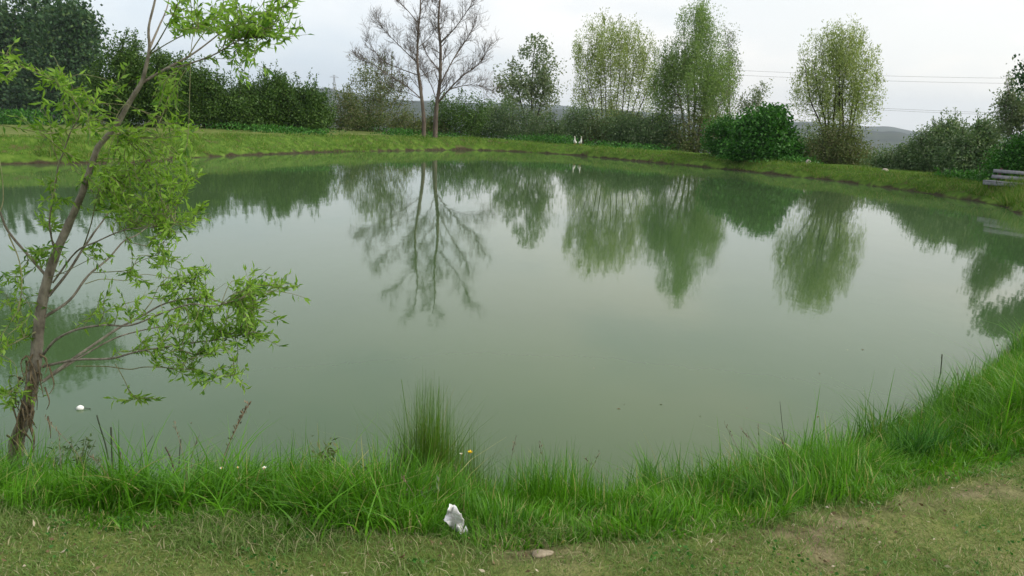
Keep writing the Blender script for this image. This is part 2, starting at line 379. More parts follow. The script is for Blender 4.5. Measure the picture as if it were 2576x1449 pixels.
# far hills -----------------------------------------------------------
def hills(name, label, Y0, prof, mtl, seed):
    px = np.linspace(-900, 3500, 300); tops = np.interp(px, [p[0] for p in prof], [p[1] for p in prof])
    tops = tops + 3.5 * wob(px, 0 * px, 160, seed) + 1.8 * wob(px, 0 * px, 35, seed + 1)
    P = np.array([at_y(a, b, Y0) for a, b in zip(px, tops)])
    rows = []
    for kk, (f, dz) in enumerate(((0, 0), (.25, .35), (.55, .75), (1, 1), (1.6, .6), (2.4, 0))):
        q = P.copy(); q[:, 1] = Y0 - 500 + 500 * f + 30 * wob(P[:, 0], P[:, 0], 300, seed); q[:, 0] *= q[:, 1] / P[:, 1]
        base = -46; q[:, 2] = base + (P[:, 2] - base) * dz + (4 * wob(P[:, 0], 0 * P[:, 0] + kk * 99, 70, seed) if 0 < dz < 1 else 0); rows.append(q)
    V = np.array(rows).reshape(-1, 3); n = len(px); i = (np.arange(5)[:, None] * n + np.arange(n - 1)).ravel()
    o = link(name, mesh(name, V, np.stack([i, i + 1, i + n + 1, i + n], 1), mtl, True)); tag(o, label, kind='structure'); return o
hm = plain_mat('wooded hillside', (.042, .058, .036), .95, .5, .012, (.014, .026, .02), .05)
hills('hills', 'wooded blue hill ridge rising behind the hedge', 1900, [(-900, 170), (300, 215), (760, 232), (830, 226), (880, 236), (1000, 252), (1300, 272), (1700, 290), (2100, 318), (2200, 328), (2270, 334), (2320, 350), (2600, 352), (3500, 380)], hm, 0)
hills('hills', 'paler distant ridge beyond the valley', 3300, [(-900, 190), (300, 226), (850, 240), (1300, 262), (1800, 292), (2150, 316), (2230, 319), (2300, 330), (2600, 345), (3500, 372)], hm, 2)

# ------------------------------------------------------------------ far trees and shrubs
def sample_lobe(l, n, surf=.5):
    c, r = l; u = unit(RNG.normal(size=(n, 3))); q = (surf + (1 - surf) * RNG.random(n) ** .6)[:, None]
    q = np.where(RNG.random(n)[:, None] < .25, RNG.random(n)[:, None], q)
    return c + u * r * q
DENS = {'leaf_dark': 1.25, 'leaf_oak': 1.15, 'leaf_bush': 1.2, 'leaf_willow': 1.9, 'leaf_yellow': 2.2, 'leaf_grey': 1.5, 'leaf_brown': 1.7, 'leaf_blue': 1.6}
def tree(name, label, cat, px, Y, lobes, leaf, bark='bark_dark', stems=None, ncl=120, per=70, csize=.28, leaflen=.11, leafw=.05, upright=0.0, group=None,
         spikes=0, spike_len=.9, twig_r=.010, stem_r=.06, trunk_name='trunk', surf=.45, tall=1.0, spread=.35, base_px=None, twigs=1.0, far=None):
    Y = behind(px, Y)
    if far:
        q = far / Y; Y = far; csize *= q; leaflen *= q; leafw *= q; stem_r *= q; twig_r *= q; spike_len *= q
    base = place(px, Y); T = empty(name, base); tag(T, label, cat, group); s = Y / FPX
    per = int(per * DENS.get(leaf, 1.3)); leafw *= 1.15
    L = []
    for l in lobes:
        cx, cy, rx, ry = l[:4]; dY = l[4] if len(l) > 4 else 0.0
        c = at_y(cx, cy, Y + dY); L.append((c, np.array([rx * s, rx * s * .85, ry * s]), l[5] if len(l) > 5 else 1.0))
    wts = np.array([np.prod(l[1]) ** .6 * l[2] for l in L]); wts = wts / wts.sum()
    C = np.vstack([sample_lobe(l[:2], max(2, int(round(ncl * w))), surf) for l, w in zip(L, wts)])
    C = C[C[:, 2] > base[2] + .1]
    mbl = MB(); mbt = MB()
    # stems
    if stems is None: stems = [(px, None)]
    SP = []
    for st in stems:
        bx, tx, ty = (st + (None, None))[:3] if len(st) < 3 else st
        b = place(bx, Y + RNG.uniform(-.3, .3)); 
        if tx is None:
            l = L[RNG.integers(len(L))]; top = l[0] + np.array([0, 0, l[1][2] * .55])
        else: top = at_y(tx, ty, Y + RNG.uniform(-1, 1) * spread)
        m1 = b + (top - b) * np.array([.22, .22, .36]) + RNG.normal(size=3) * .05; m2 = b + (top - b) * np.array([.62, .62, .7]) + RNG.normal(size=3) * .09
        b = b - np.array([0, 0, .15])
        P = spline([b, m1, m2, top], 5); SP.append(P)
        mb = MB(); r = stem_r * np.linspace(1, .18, len(P)); r[0] *= 1.35
        tube(mb, P, r, 6, .06); mb.build(trunk_name, MT[bark], T, base, True)
    ALL = np.vstack(SP)
    for c in C[RNG.random(len(C)) < twigs]:
        ok = ALL[:, 2] < c[2] - .12 * (1 + upright)
        cand = ALL[ok] if ok.any() else ALL
        d = np.linalg.norm((cand - c) * np.array([1, 1, .55 if upright else .9]), axis=1); a = cand[d.argmin()]
        mid = (a + c) / 2 + RNG.normal(size=3) * .08 + np.array([0, 0, .12 if not upright else -.1]) * np.linalg.norm(c - a)
        tube(mbt, spline([a, mid, c], 3), twig_r * np.linspace(1.3, .5, 7), 3)
    # leaves
    n = len(C) * per; k = np.repeat(np.arange(len(C)), per)
    cs = csize * RNG.uniform(.6, 1.4, len(C))
    off = np.clip(RNG.normal(size=(n, 3)), -1.7, 1.7) * cs[k][:, None]
    off[:, 2] *= (1 + 1.1 * upright) * tall; off[:, :2] *= (1 - .35 * upright)
    pos = C[k] + off; pos[:, 2] = np.maximum(pos[:, 2], base[2] + .03)
    d = RNG.normal(size=(n, 3)) + unit(off) * .6 + np.array([0, 0, upright * 1.2])
    leaves(pos, d, leaflen * RNG.uniform(.6, 1.35, n), leafw * RNG.uniform(.7, 1.3, n), mbl)
    # upright leafy shoots that break the outline
    for _ in range(spikes):
        l = L[RNG.integers(len(L))]; u = unit(np.array([RNG.normal() * .75, RNG.normal() * .6, abs(RNG.normal()) + .55]))
        a = l[0] + u * l[1] * .85; dr = unit(np.array([RNG.normal() * .28, RNG.normal() * .28, 1])); ln = spike_len * RNG.uniform(.4, 1.2); e = a + dr * ln
        tube(mbt, [a - dr * .4, (a + e) / 2 + RNG.normal(size=3) * .03, e], [twig_r * 1.1, twig_r * .8, twig_r * .4], 3)
        m = int(34 * ln + 5); tt = RNG.random(m)[:, None]; pp = a + (e - a) * tt + RNG.normal(size=(m, 3)) * .05
        leaves(pp, RNG.normal(size=(m, 3)) * .7 + dr, leaflen * RNG.uniform(.6, 1.2, m), leafw * RNG.uniform(.7, 1.1, m), mbl)
    mbt.build('twigs', MT[bark], T, base, False, 'stuff')
    mbl.build('foliage', MT[leaf], T, base, False, 'stuff')
    return T

# tall dark trees behind the left bank
tree('broadleaf_tree', 'tall dark green tree cut by the top left corner of the photo', 'tree', 20, 38, [(40, 90, 120, 105), (-90, 110, 150, 130), (70, 160, 130, 110), (10, 230, 150, 90), (140, 70, 60, 75)], 'leaf_oak', stems=[(20, 30, 60), (20, -60, 100), (24, 90, 100)], ncl=330, per=95, csize=.40, leaflen=.17, leafw=.10, stem_r=.22, twig_r=.02, spikes=30, spike_len=1.0, far=150)
tree('broadleaf_tree', 'dark rounded tree sloping down to the hedge behind the left bank', 'tree', 165, 38.5, [(165, 130, 70, 110), (200, 190, 45, 90), (130, 230, 90, 80), (195, 80, 38, 60)], 'leaf_oak', stems=[(160, 165, 90), (168, 200, 140)], ncl=190, per=95, csize=.40, leaflen=.18, leafw=.10, stem_r=.16, twig_r=.016, spikes=16, spike_len=.8, far=140)
tree('broadleaf_tree', 'tall tree beyond the left edge, seen mirrored in the water behind the young willow', 'tree', -330, 36, [(40, -190, 140, 90), (-90, -150, 140, 105), (150, -140, 70, 70), (-240, -120, 130, 120), (-330, -20, 110, 130)], 'leaf_oak', stems=[(-330, -60, -160), (-335, -250, -100), (-325, 60, -190)], ncl=260, per=80, csize=.42, leaflen=.17, leafw=.10, stem_r=.22, twig_r=.02, spikes=14, spike_len=.8)
HG = 'dark hedge bushes behind the left bank'
hedge = [
    ('feathery topped dark bush against the foot of the rounded tree', 300, 43, [(300, 215, 73, 80), (330, 160, 51, 50), (285, 270, 73, 55)], 22, 181),
    ('dark hedge bush behind the slanting young willow trunk', 405, 44, [(405, 225, 75, 75), (390, 270, 85, 60), (430, 190, 54, 40)], 16, 165),
    ('dark hedge bush between the trunk and the broad hedge end', 500, 45, [(500, 257, 70, 58), (510, 217, 54, 31), (480, 302, 67, 40)], 16, 154),
    ('low topped middle bush of the dark hedge', 590, 46, [(590, 262, 73, 54), (600, 302, 73, 40)], 14, 143),
    ('dark hedge bush with bristly shoots, second from its right end', 680, 47, [(680, 262, 73, 55), (690, 227, 54, 34), (670, 307, 73, 36)], 22, 159),
    ('last dark bush at the right end of the hedge', 770, 47.5, [(770, 267, 63, 54), (790, 292, 56, 49), (755, 302, 67, 40)], 20, 154)]
for lab, x, Y, lb, sp, nc in hedge:
    tree('hedge_bush', lab, 'bush', x, Y, lb, 'leaf_dark', stems=[(x - 12, x - 30, 240), (x, x + 5, 230), (x + 14, x + 34, 245)], ncl=nc, per=105, csize=.25, leaflen=.125, leafw=.065, group=HG, spikes=int(sp * 1.5), spike_len=.95, stem_r=.05, trunk_name='stem')
# brownish shrubs left of and under the bare trees
tree('shrub', 'olive brown twiggy shrub just left of the bare trees', 'shrub', 945, 52, [(945, 245, 80, 60), (955, 200, 60, 40), (960, 300, 95, 45)], 'leaf_brown', 'bark_dark', stems=[(930 + 8 * i, 880 + 26 * i, 215 + 8 * (i % 3)) for i in range(7)], ncl=110, per=60, csize=.33, leaflen=.12, leafw=.055, spikes=20, spike_len=1.0, stem_r=.03, trunk_name='stem', twig_r=.012, far=57)
tree('shrub', 'small green shrub filling the gap beside the hedge end', 'shrub', 868, 50, [(868, 285, 40, 50), (880, 315, 45, 30)], 'leaf_brown', 'bark_dark', stems=[(860, 850, 260), (872, 885, 255)], ncl=45, per=70, csize=.28, leaflen=.12, leafw=.055, spikes=6, stem_r=.03, trunk_name='stem', far=55)
tree('shrub', 'dark low shrub right of the bare tree trunks', 'shrub', 1165, 53, [(1165, 285, 70, 42), (1150, 310, 75, 32), (1120, 268, 35, 25)], 'leaf_dark', 'bark_dark', stems=[(1120 + 13 * i, 1105 + 20 * i, 270) for i in range(6)], ncl=100, per=60, csize=.28, leaflen=.13, leafw=.06, spikes=12, spike_len=.6, stem_r=.03, trunk_name='stem', far=57)
tree('shrub', 'loose green shrub between the dark shrub and the poplar', 'shrub', 1262, 54, [(1262, 295, 55, 40), (1240, 318, 60, 25)], 'leaf_blue', 'bark_dark', stems=[(1240 + 12 * i, 1225 + 22 * i, 280) for i in range(4)], ncl=65, per=55, csize=.30, leaflen=.13, leafw=.06, spikes=8, spike_len=.6, stem_r=.03, trunk_name='stem', far=60)
# grey green poplar
tree('poplar_tree', 'open grey green tree with a narrow top right of the bare trees', 'tree', 1338, 52, [(1345, 135, 38, 42), (1370, 195, 50, 45), (1285, 210, 38, 55), (1335, 235, 80, 50), (1330, 290, 60, 45, 0, .5)], 'leaf_grey', 'bark_dark', stems=[(1335, 1345, 110), (1340, 1375, 180), (1330, 1285, 175)], ncl=125, per=42, csize=.24, leaflen=.15, leafw=.085, stem_r=.07, spikes=18, spike_len=.5, surf=.35, far=66)
# big yellow green willow
tree('willow_tree', 'broad yellow green willow with many upright stems', 'tree', 1535, 50, [(1540, 150, 108, 88), (1480, 205, 62, 85), (1610, 195, 58, 90), (1535, 105, 66, 52), (1545, 255, 105, 55, 0, .7)], 'leaf_yellow', 'bark_dark', stems=[(1500 + 9 * i, 1448 + 22 * i, 120 + 30 * abs(i - 4.5) / 3) for i in range(10)], ncl=270, per=44, csize=.24, leaflen=.13, leafw=.04, upright=.8, stem_r=.05, trunk_name='stem', spikes=45, spike_len=.7, surf=.25, twigs=.7, far=59)
tree('shrub', 'grey green shrub at the left foot of the broad willow', 'shrub', 1460, 48, [(1460, 305, 42, 42), (1470, 330, 50, 25)], 'leaf_blue', 'bark_dark', stems=[(1450, 1440, 280), (1465, 1480, 285)], ncl=60, per=75, csize=.26, leaflen=.12, leafw=.05, stem_r=.03, trunk_name='stem', spikes=5, spike_len=.5, far=56)
tree('shrub', 'dark undergrowth shrub between the two big willows', 'shrub', 1610, 47, [(1600, 325, 75, 38), (1650, 345, 50, 28), (1560, 335, 40, 28)], 'leaf_blue', 'bark_dark', stems=[(1580, 1560, 310), (1610, 1620, 305), (1640, 1660, 320)], ncl=110, per=75, csize=.27, leaflen=.12, leafw=.055, stem_r=.03, trunk_name='stem', spikes=8, spike_len=.5, far=54)
# large dense willow
tree('willow_tree', 'tallest dense silver green willow with pale stems at its foot', 'tree', 1740, 43, [(1750, 120, 62, 90), (1740, 210, 95, 75), (1800, 230, 55, 85), (1690, 190, 45, 70), (1760, 65, 30, 40), (1800, 310, 55, 45, 0, .5), (1668, 240, 34, 60, 0, .8)], 'leaf_willow', 'bark_pale', stems=[(1725, 1690, 150), (1735, 1720, 90), (1741, 1752, 60), (1748, 1790, 130), (1754, 1815, 190), (1770, 1830, 230)], ncl=290, per=78, csize=.26, leaflen=.13, leafw=.035, upright=.6, stem_r=.075, trunk_name='stem', spikes=34, spike_len=.7, surf=.3, twigs=.5, far=53)
tree('willow_tree', 'thin open tree peeping out behind the tallest willow', 'tree', 1828, 50, [(1832, 135, 26, 55), (1838, 200, 28, 55), (1825, 260, 30, 50)], 'leaf_grey', 'bark_dark', stems=[(1825, 1832, 95), (1830, 1842, 160)], ncl=60, per=38, csize=.22, leaflen=.12, leafw=.045, upright=.5, stem_r=.05, spikes=14, spike_len=.5, surf=.3, far=62)
tree('shrub', 'pale thin shrub among the stems left of the tallest willow', 'shrub', 1690, 44, [(1695, 255, 40, 45), (1680, 320, 40, 40)], 'leaf_grey', 'bark_pale', stems=[(1680 + 7 * i, 1660 + 22 * i, 240) for i in range(4)], ncl=50, per=26, csize=.28, leaflen=.10, leafw=.04, stem_r=.025, trunk_name='stem', spikes=8, spike_len=.8, far=54)
tree('small_tree', 'small open tree above the round green bush', 'tree', 1898, 52, [(1910, 235, 22, 24), (1885, 262, 32, 22), (1900, 285, 40, 24)], 'leaf_grey', 'bark_dark', stems=[(1895, 1910, 222), (1900, 1880, 250)], ncl=46, per=34, csize=.2, leaflen=.13, leafw=.06, stem_r=.05, spikes=8, spike_len=.4, far=62)
tree('bush', 'bright green bush at the right side of the tallest willow', 'bush', 1815, 41, [(1815, 345, 42, 48), (1830, 375, 45, 28)], 'leaf_bush', 'bark_dark', stems=[(1810, 1800, 330), (1820, 1835, 325)], ncl=80, per=90, csize=.22, leaflen=.12, leafw=.065, stem_r=.03, trunk_name='stem', spikes=6, spike_len=.4)
tree('bush', 'round dark green bush standing alone between the willows', 'bush', 1922, 38.5, [(1925, 350, 72, 66), (1910, 315, 46, 32), (1890, 385, 66, 32), (1965, 375, 44, 42), (1868, 398, 36, 22), (1950, 305, 24, 22), (1985, 402, 28, 20), (1880, 335, 30, 26)], 'leaf_bush', 'bark_dark', stems=[(1900, 1885, 350), (1920, 1925, 320), (1940, 1965, 350)], ncl=190, per=105, csize=.24, leaflen=.15, leafw=.095, stem_r=.04, trunk_name='stem', spikes=26, spike_len=.5, surf=.62)
# isolated willow
tree('willow_tree', 'fan shaped pale willow standing by itself near the right bank', 'tree', 2105, 36, [(2110, 170, 100, 75), (2045, 240, 66, 66), (2160, 240, 62, 70), (2110, 128, 78, 42), (2105, 290, 90, 50, 0, .6)], 'leaf_yellow', 'bark_dark', stems=[(2072 + 8 * i, 2025 + 22 * i, 130 + 10 * abs(i - 3.5)) for i in range(8)], ncl=230, per=50, csize=.19, leaflen=.115, leafw=.03, upright=.85, stem_r=.055, trunk_name='stem', spikes=46, spike_len=.6, surf=.25, twigs=.7, far=40.5)
tree('shrub', 'brownish shrub growing round the foot of the lone willow', 'shrub', 2110, 35, [(2105, 370, 62, 48), (2150, 395, 50, 30), (2090, 400, 50, 25)], 'leaf_brown', 'bark_dark', stems=[(2080 + 12 * i, 2055 + 22 * i, 340) for i in range(6)], ncl=120, per=70, csize=.24, leaflen=.10, leafw=.045, stem_r=.025, trunk_name='stem', spikes=14, spike_len=.6, far=39.5)
tree('shrub', 'low bluish shrub in the gap between round bush and lone willow', 'shrub', 2030, 38, [(2025, 370, 38, 48), (2030, 395, 40, 28)], 'leaf_blue', 'bark_dark', stems=[(2020, 2010, 345), (2035, 2040, 350)], ncl=60, per=70, csize=.24, leaflen=.11, leafw=.05, stem_r=.025, trunk_name='stem', spikes=6, spike_len=.4, far=43)
# right bank shrubs
RG = 'shrubs along the right bank'
tree('shrub', 'low green shrub in front of the valley view', 'shrub', 2255, 33, [(2255, 412, 62, 26), (2220, 420, 40, 20), (2300, 400, 45, 30)], 'leaf_blue', 'bark_dark', stems=[(2235, 2225, 400), (2260, 2265, 395), (2290, 2300, 390)], ncl=90, per=75, csize=.21, leaflen=.10, leafw=.045, stem_r=.02, trunk_name='stem', spikes=10, spike_len=.35, group=RG, far=37)
tree('shrub', 'grey green shrub with pointed shoots right of the valley view', 'shrub', 2365, 32, [(2365, 370, 58, 42), (2350, 400, 70, 36), (2390, 345, 38, 34)], 'leaf_blue', 'bark_dark', stems=[(2345, 2330, 320), (2365, 2370, 300), (2385, 2400, 300)], ncl=150, per=80, csize=.21, leaflen=.11, leafw=.045, stem_r=.03, trunk_name='stem', spikes=26, spike_len=.7, group=RG, far=36)
tree('shrub', 'dark bodied shrub behind the left end of the bench', 'shrub', 2450, 30.5, [(2450, 372, 55, 42), (2440, 408, 72, 36), (2470, 345, 34, 30)], 'leaf_blue', 'bark_dark', stems=[(2430, 2420, 320), (2450, 2455, 300), (2470, 2480, 310)], ncl=150, per=85, csize=.20, leaflen=.11, leafw=.05, stem_r=.03, trunk_name='stem', spikes=22, spike_len=.6, group=RG, far=34)
tree('small_tree', 'tall wispy grey tree at the right edge behind the bench', 'tree', 2545, 30, [(2540, 290, 36, 50), (2535, 245, 18, 30), (2570, 310, 40, 50)], 'leaf_grey', 'bark_pale', stems=[(2540, 2535, 225), (2548, 2560, 270)], ncl=85, per=42, csize=.16, leaflen=.10, leafw=.045, stem_r=.035, spikes=20, spike_len=.55)
tree('bush', 'bright green bush directly behind the bench', 'bush', 2560, 28.5, [(2570, 400, 58, 42), (2610, 390, 55, 50), (2545, 420, 45, 26)], 'leaf_bush', 'bark_dark', stems=[(2545, 2535, 360), (2565, 2570, 350), (2585, 2600, 340)], ncl=130, per=90, csize=.19, leaflen=.11, leafw=.055, stem_r=.03, trunk_name='stem', spikes=10, spike_len=.4, group=RG)
tree('broadleaf_tree', 'dark tree mostly beyond the right edge with one branch tip showing', 'tree', 2830, 27, [(2830, 60, 120, 130), (2770, 220, 80, 90), (2840, 300, 120, 80), (2618, 190, 46, 22), (2690, 210, 50, 40)], 'leaf_oak', 'bark_dark', stems=[(2825, 2830, 60), (2830, 2640, 190), (2835, 2890, 180)], ncl=300, per=85, csize=.24, leaflen=.13, leafw=.075, stem_r=.14, spikes=20, spike_len=.5)

# ------------------------------------------------------------------ the two bare trees
def bare_tree(label, px, Y, trunk, limbs, r0):
    Y = behind(px, Y); base = place(px, Y); T = empty('bare_tree', base); tag(T, label, 'tree', 'bare trees on the far bank')
    TP = spline([base - np.array([0, 0, .2])] + [at_y(x, y, Y) for x, y in trunk], 5); mb = MB()
    R = np.linspace(r0 * .85, r0 * .12, len(TP)); R[0] *= 1.4; tube(mb, TP, R, 8, .05); mb.build('trunk', MT['bark_bare'], T, base, True)
    tw = MB()
    def grow(p, d, ln, r, lev):
        n = 5; P = [p]; dd = unit(d)
        for i in range(n - 1):
            dd = unit(dd + RNG.normal(size=3) * .13 + np.array([0, 0, .07])); P.append(P[-1] + dd * ln / (n - 1))
        P = np.array(P); tube(tw, P, np.linspace(r, max(.004, r * .3), n), 4 if lev < 1 else 3)
        if lev >= 3 or ln < .28: return
        for i in range(4 if lev == 0 else 5 if lev == 1 else 4):
            f = RNG.uniform(.25, 1.0); q = P[min(n - 1, int(f * (n - 1)))]; ax = unit(np.cross(dd, RNG.normal(size=3)))
            nd = unit(dd * RNG.uniform(.75, 1.1) + ax * RNG.uniform(.6, 1.25) + np.array([0, 0, .12]))
            grow(q, nd, ln * RNG.uniform(.42, .66), max(.0055, r * .42), lev + 1)
    for pts, r in limbs:
        LP = spline([at_y(x, y, Y + dy) for x, y, dy in pts], 4); mb = MB(); tube(mb, LP, np.linspace(r * .72, r * .2, len(LP)), 6, .05); mb.build('branch', MT['bark_bare'], T, base, True)
        for i in range(3, len(LP)):
            for _ in range(2):
                dd = LP[i] - LP[i - 1]; dd = unit(dd) + unit(RNG.normal(size=3)) * .75 + np.array([0, 0, .25])
                grow(LP[i], dd, RNG.uniform(.7, 1.3), min(.02, r * .3), 1)
    for i in range(len(TP) // 3, len(TP)):
        f = i / len(TP)
        for _ in range(1 if f < .5 else 2):
            a = RNG.uniform(0, 6.28); dd = np.array([math.cos(a), math.sin(a), RNG.uniform(.35, .95)])
            grow(TP[i], dd, RNG.uniform(.9, 1.7) * (1.15 - .5 * f), min(.035, R[i] * .33), 1 if RNG.random() < .6 else 0)
    tw.build('twigs', MT['bark_bare'], T, base, False, 'stuff'); return T
bare_tree('left one of the two leafless trees, trunk leaning slightly left', 1066, 48.2, [(1066, 300), (1060, 240), (1050, 160), (1052, 80), (1058, 10), (1050, -70)],
          [([(1062, 250, 0), (1020, 215, -.3), (970, 185, -.5), (935, 160, -.5), (905, 150, -.6)], .05), ([(1051, 160, 0), (1010, 120, .6), (975, 85, .9), (955, 60, 1.)], .05), ([(1052, 120, 0), (1085, 90, .6), (1095, 60, .8)], .035),
           ([(1053, 60, 0), (1020, 20, -.5), (985, -10, -.8)], .045), ([(1054, 190, 0), (1000, 170, .8), (960, 150, 1.4), (930, 110, 1.6)], .045), ([(1062, 250, 0), (1030, 235, 1.), (990, 225, 1.4)], .035)], .17)
bare_tree('right one of the two leafless trees, forking low with spreading limbs', 1094, 47.8, [(1096, 300), (1099, 262), (1107, 200), (1108, 120), (1103, 50), (1108, -20), (1104, -80)],
          [([(1099, 262, 0), (1130, 225, -.4), (1165, 190, -.6), (1200, 165, -.8), (1225, 130, -.9)], .085), ([(1106, 215, 0), (1140, 150, .5), (1170, 105, .8), (1195, 60, 1.)], .07), ([(1107, 180, 0), (1070, 130, .8), (1055, 80, 1.1)], .05),
           ([(1107, 110, 0), (1145, 70, -.6), (1180, 20, -.9), (1200, -20, -1.)], .055), ([(1130, 225, -.4), (1170, 215, -.8), (1205, 215, -1.2), (1220, 225, -1.3)], .04), ([(1100, 258, 0), (1085, 215, .4), (1065, 180, .9), (1040, 150, 1.2)], .05)], .20)

US = 'low dense shrubs under the far trees'
for lab, x_, Y_, tp, w_, lf_ in [
    ('brown twiggy shrub hiding the foot of the left bare tree', 1040, 49.5, 285, 48, 'leaf_brown'), ('small dark shrub between the feet of the bare trees', 1085, 49, 305, 38, 'leaf_brown'),
    ('low green shrub left of the brown twiggy shrub', 905, 49, 285, 50, 'leaf_dark'), ('dense green shrub under the dark low shrub', 1205, 51, 280, 52, 'leaf_dark'),
    ('blue green shrub under the grey green poplar', 1320, 51, 285, 55, 'leaf_blue'), ('dark blue green shrub right of the poplar foot', 1392, 51, 290, 50, 'leaf_blue'),
    ('brownish shrub among the stems of the broad willow', 1520, 49, 295, 52, 'leaf_brown'), ('shadowy shrub right of the broad willow stems', 1575, 49.5, 285, 50, 'leaf_brown'),
    ('dark leafy shrub filling the gap left of the tallest willow', 1660, 46, 290, 50, 'leaf_blue'), ('brownish shrub behind the stems of the tallest willow', 1755, 45, 285, 58, 'leaf_brown'),
    ('thin shrub behind the round green bush', 1870, 44, 300, 45, 'leaf_bush')]:
    bY = 352 if x_ < 1450 else 352 + (x_ - 1450) * .1
    tree('shrub', lab, 'shrub', x_, Y_, [(x_, (tp + bY) / 2 + 8, w_, (bY - tp) / 2 + 6), (x_ - w_ * .4, bY - 18, w_ * .8, 22), (x_ + w_ * .4, bY - 18, w_ * .8, 22)], lf_, 'bark_dark', stems=[(x_ - 14, x_ - 28, tp + 15), (x_, x_ + 4, tp + 8), (x_ + 13, x_ + 30, tp + 18)], ncl=60, per=46, csize=.25, leaflen=.13, leafw=.06, stem_r=.03, trunk_name='stem', spikes=8, spike_len=.5, group=US, far=behind(x_, Y_) + 7)

# low herbs at the foot of the trees and woodland beyond
mb = MB()
for px, Y, w, h, n in [(1330, 50, 60, .35, 900), (1400, 48, 50, .5, 900), (1500, 46.5, 60, .35, 700), (1590, 45, 70, .35, 800), (1130, 51, 90, .3, 700), (1010, 50, 50, .4, 600), (2000, 38, 40, .3, 500), (1850, 40, 70, .4, 900), (700, 43.5, 150, .35, 1200), (40, 40, 90, .7, 1500), (2420, 30, 90, .3, 900)]:
    Y = behind(px, Y, 2.0); c = place(px, Y); x = c[0] + RNG.normal(size=n) * w * Y / FPX * .6; y = c[1] + RNG.normal(size=n) * .6; sd_ = sdist(x, y)
    z = height(x, y, sd_) + RNG.random(n) ** 1.5 * h; k = sd_ > 1.2
    leaves(np.stack([x, y, z], 1)[k], (RNG.normal(size=(n, 3)) + [0, 0, .8])[k], .16, .07, mb)
u = mb.build('undergrowth', MT['leaf_bush'], kind='stuff'); tag(u, 'low leafy undergrowth at the foot of the far trees', kind='stuff')
mb = MB()
for i in range(150):
    px = RNG.uniform(-500, 3000); Y = RNG.uniform(130, 420); c = place(px, Y); R_ = RNG.uniform(3, 6)
    n = 150; q = unit(RNG.normal(size=(n, 3))) * RNG.uniform(.5, 1, n)[:, None] * np.array([R_, R_, R_ * .9]) + c + [0, 0, R_ * .8]
    leaves(q, RNG.normal(size=(n, 3)), 1.3, .8, mb)
u = mb.build('woodland', MT['leaf_wood'], kind='stuff'); tag(u, 'hazy wood in the valley behind the pond trees', kind='stuff')

# ------------------------------------------------------------------ far bank grass
mb = MB()
n = 150000; idx = RNG.integers(0, len(SHORE), n); tq = RNG.random(n)[:, None]
P2 = SHORE[idx] * (1 - tq) + np.roll(SHORE, -1, 0)[idx] * tq
P2 = P2 + unit(P2 - cen) * (RNG.random(n) ** 1.2 * 2.6)[:, None]
k = (P2[:, 1] > 12) & (np.abs(P2[:, 0]) < P2[:, 1] * .72 + 1.5); P2 = P2[k]
sd_ = sdist(P2[:, 0], P2[:, 1]); k = (sd_ > .02) & ((sd_ > .16) | (wob(P2[:, 0], P2[:, 1], 1.6, 2) > -.1)); P2 = P2[k]; sd_ = sd_[k]; n = len(P2)
z = height(P2[:, 0], P2[:, 1], sd_)
hgt = (.06 + .14 * RNG.random(n)) * (1 + .8 * np.clip(wob(P2[:, 0], P2[:, 1], 1.2, 1), -.5, 1)) * np.where(sd_ > 1.5, .45, 1) * (1 + 2.2 * np.exp(-((P2[:, 0] - 16.2) ** 2 + (P2[:, 1] - 25.2) ** 2) / 3.0))
blades(mb, np.column_stack([P2, z - .01]), hgt, RNG.uniform(0, 6.28, n), RNG.uniform(.2, .9, n), RNG.uniform(.015, .035, n), 1)
bg_ = mb.build('bank_grass', MT['bankgrass'], kind='stuff'); tag(bg_, 'short grass covering the far bank of the pond', kind='stuff')

# ------------------------------------------------------------------ lawn and tall grass on the near bank
def scatter(n, x0, x1, y0, y1):
    return RNG.uniform(x0, x1, n), RNG.uniform(y0, y1, n)
# boundary between mown lawn and tall grass as seen: distances from the shore
LB = np.array([at(x, y, .69)[:2] for x, y in [(-400, 1265), (0, 1290), (300, 1340), (700, 1350), (1150, 1352), (1250, 1366), (1345, 1372), (1440, 1380), (1600, 1376), (1900, 1335), (2100, 1300), (2280, 1240), (2576, 1172), (3000, 1090)]])
def lawn_line(x): return np.interp(x, LB[:, 0], LB[:, 1])
def wedge(n, y0, y1, p):                     # ground in view, thinning with distance
    y = y0 + (y1 - y0) * RNG.random(n) ** p; x = RNG.uniform(-1, 1, n) * (y * .74 + .3); return x, y
x, y = wedge(330000, 1.9, 5.2, 1.9)
k = (y < lawn_line(x) + .10 + .06 * wob(x, y, .3, 1)); x, y = x[k], y[k]
k = RNG.random(len(x)) > soil_w(x, y) * .95; x, y = x[k], y[k]
k = RNG.random(len(x)) < .55 + .45 * np.clip(wob(x, y, .45, 3) + .3, 0, 1); x, y = x[k], y[k]
n = len(x); mb = MB()
h = (.012 + .03 * RNG.random(n) ** 1.5) * (1 + .5 * wob(x, y, .35, 2)) * (1 + 1.2 * sm(.25, 0, lawn_line(x) - y))
blades(mb, np.column_stack([x, y, height(x, y) - .004]), np.clip(h, .008, .09), RNG.uniform(0, 6.28, n), RNG.uniform(.3, 1.3, n), RNG.uniform(.0025, .0055, n), 2)
lw = mb.build('lawn_grass', MT['lawn'], kind='stuff'); tag(lw, 'mown half dry lawn grass along the bottom of the photo', kind='stuff')
x, y = wedge(270000, 2.3, 12.5, 1.9)
sd_ = sdist(x, y)
k = (sd_ > -.12) & (y > lawn_line(x) + .05 * wob(x, y, .25, 2)) & ((y < 6.5) | (x > 3))
x, y, sd_ = x[k], y[k], sd_[k]
n = len(x)
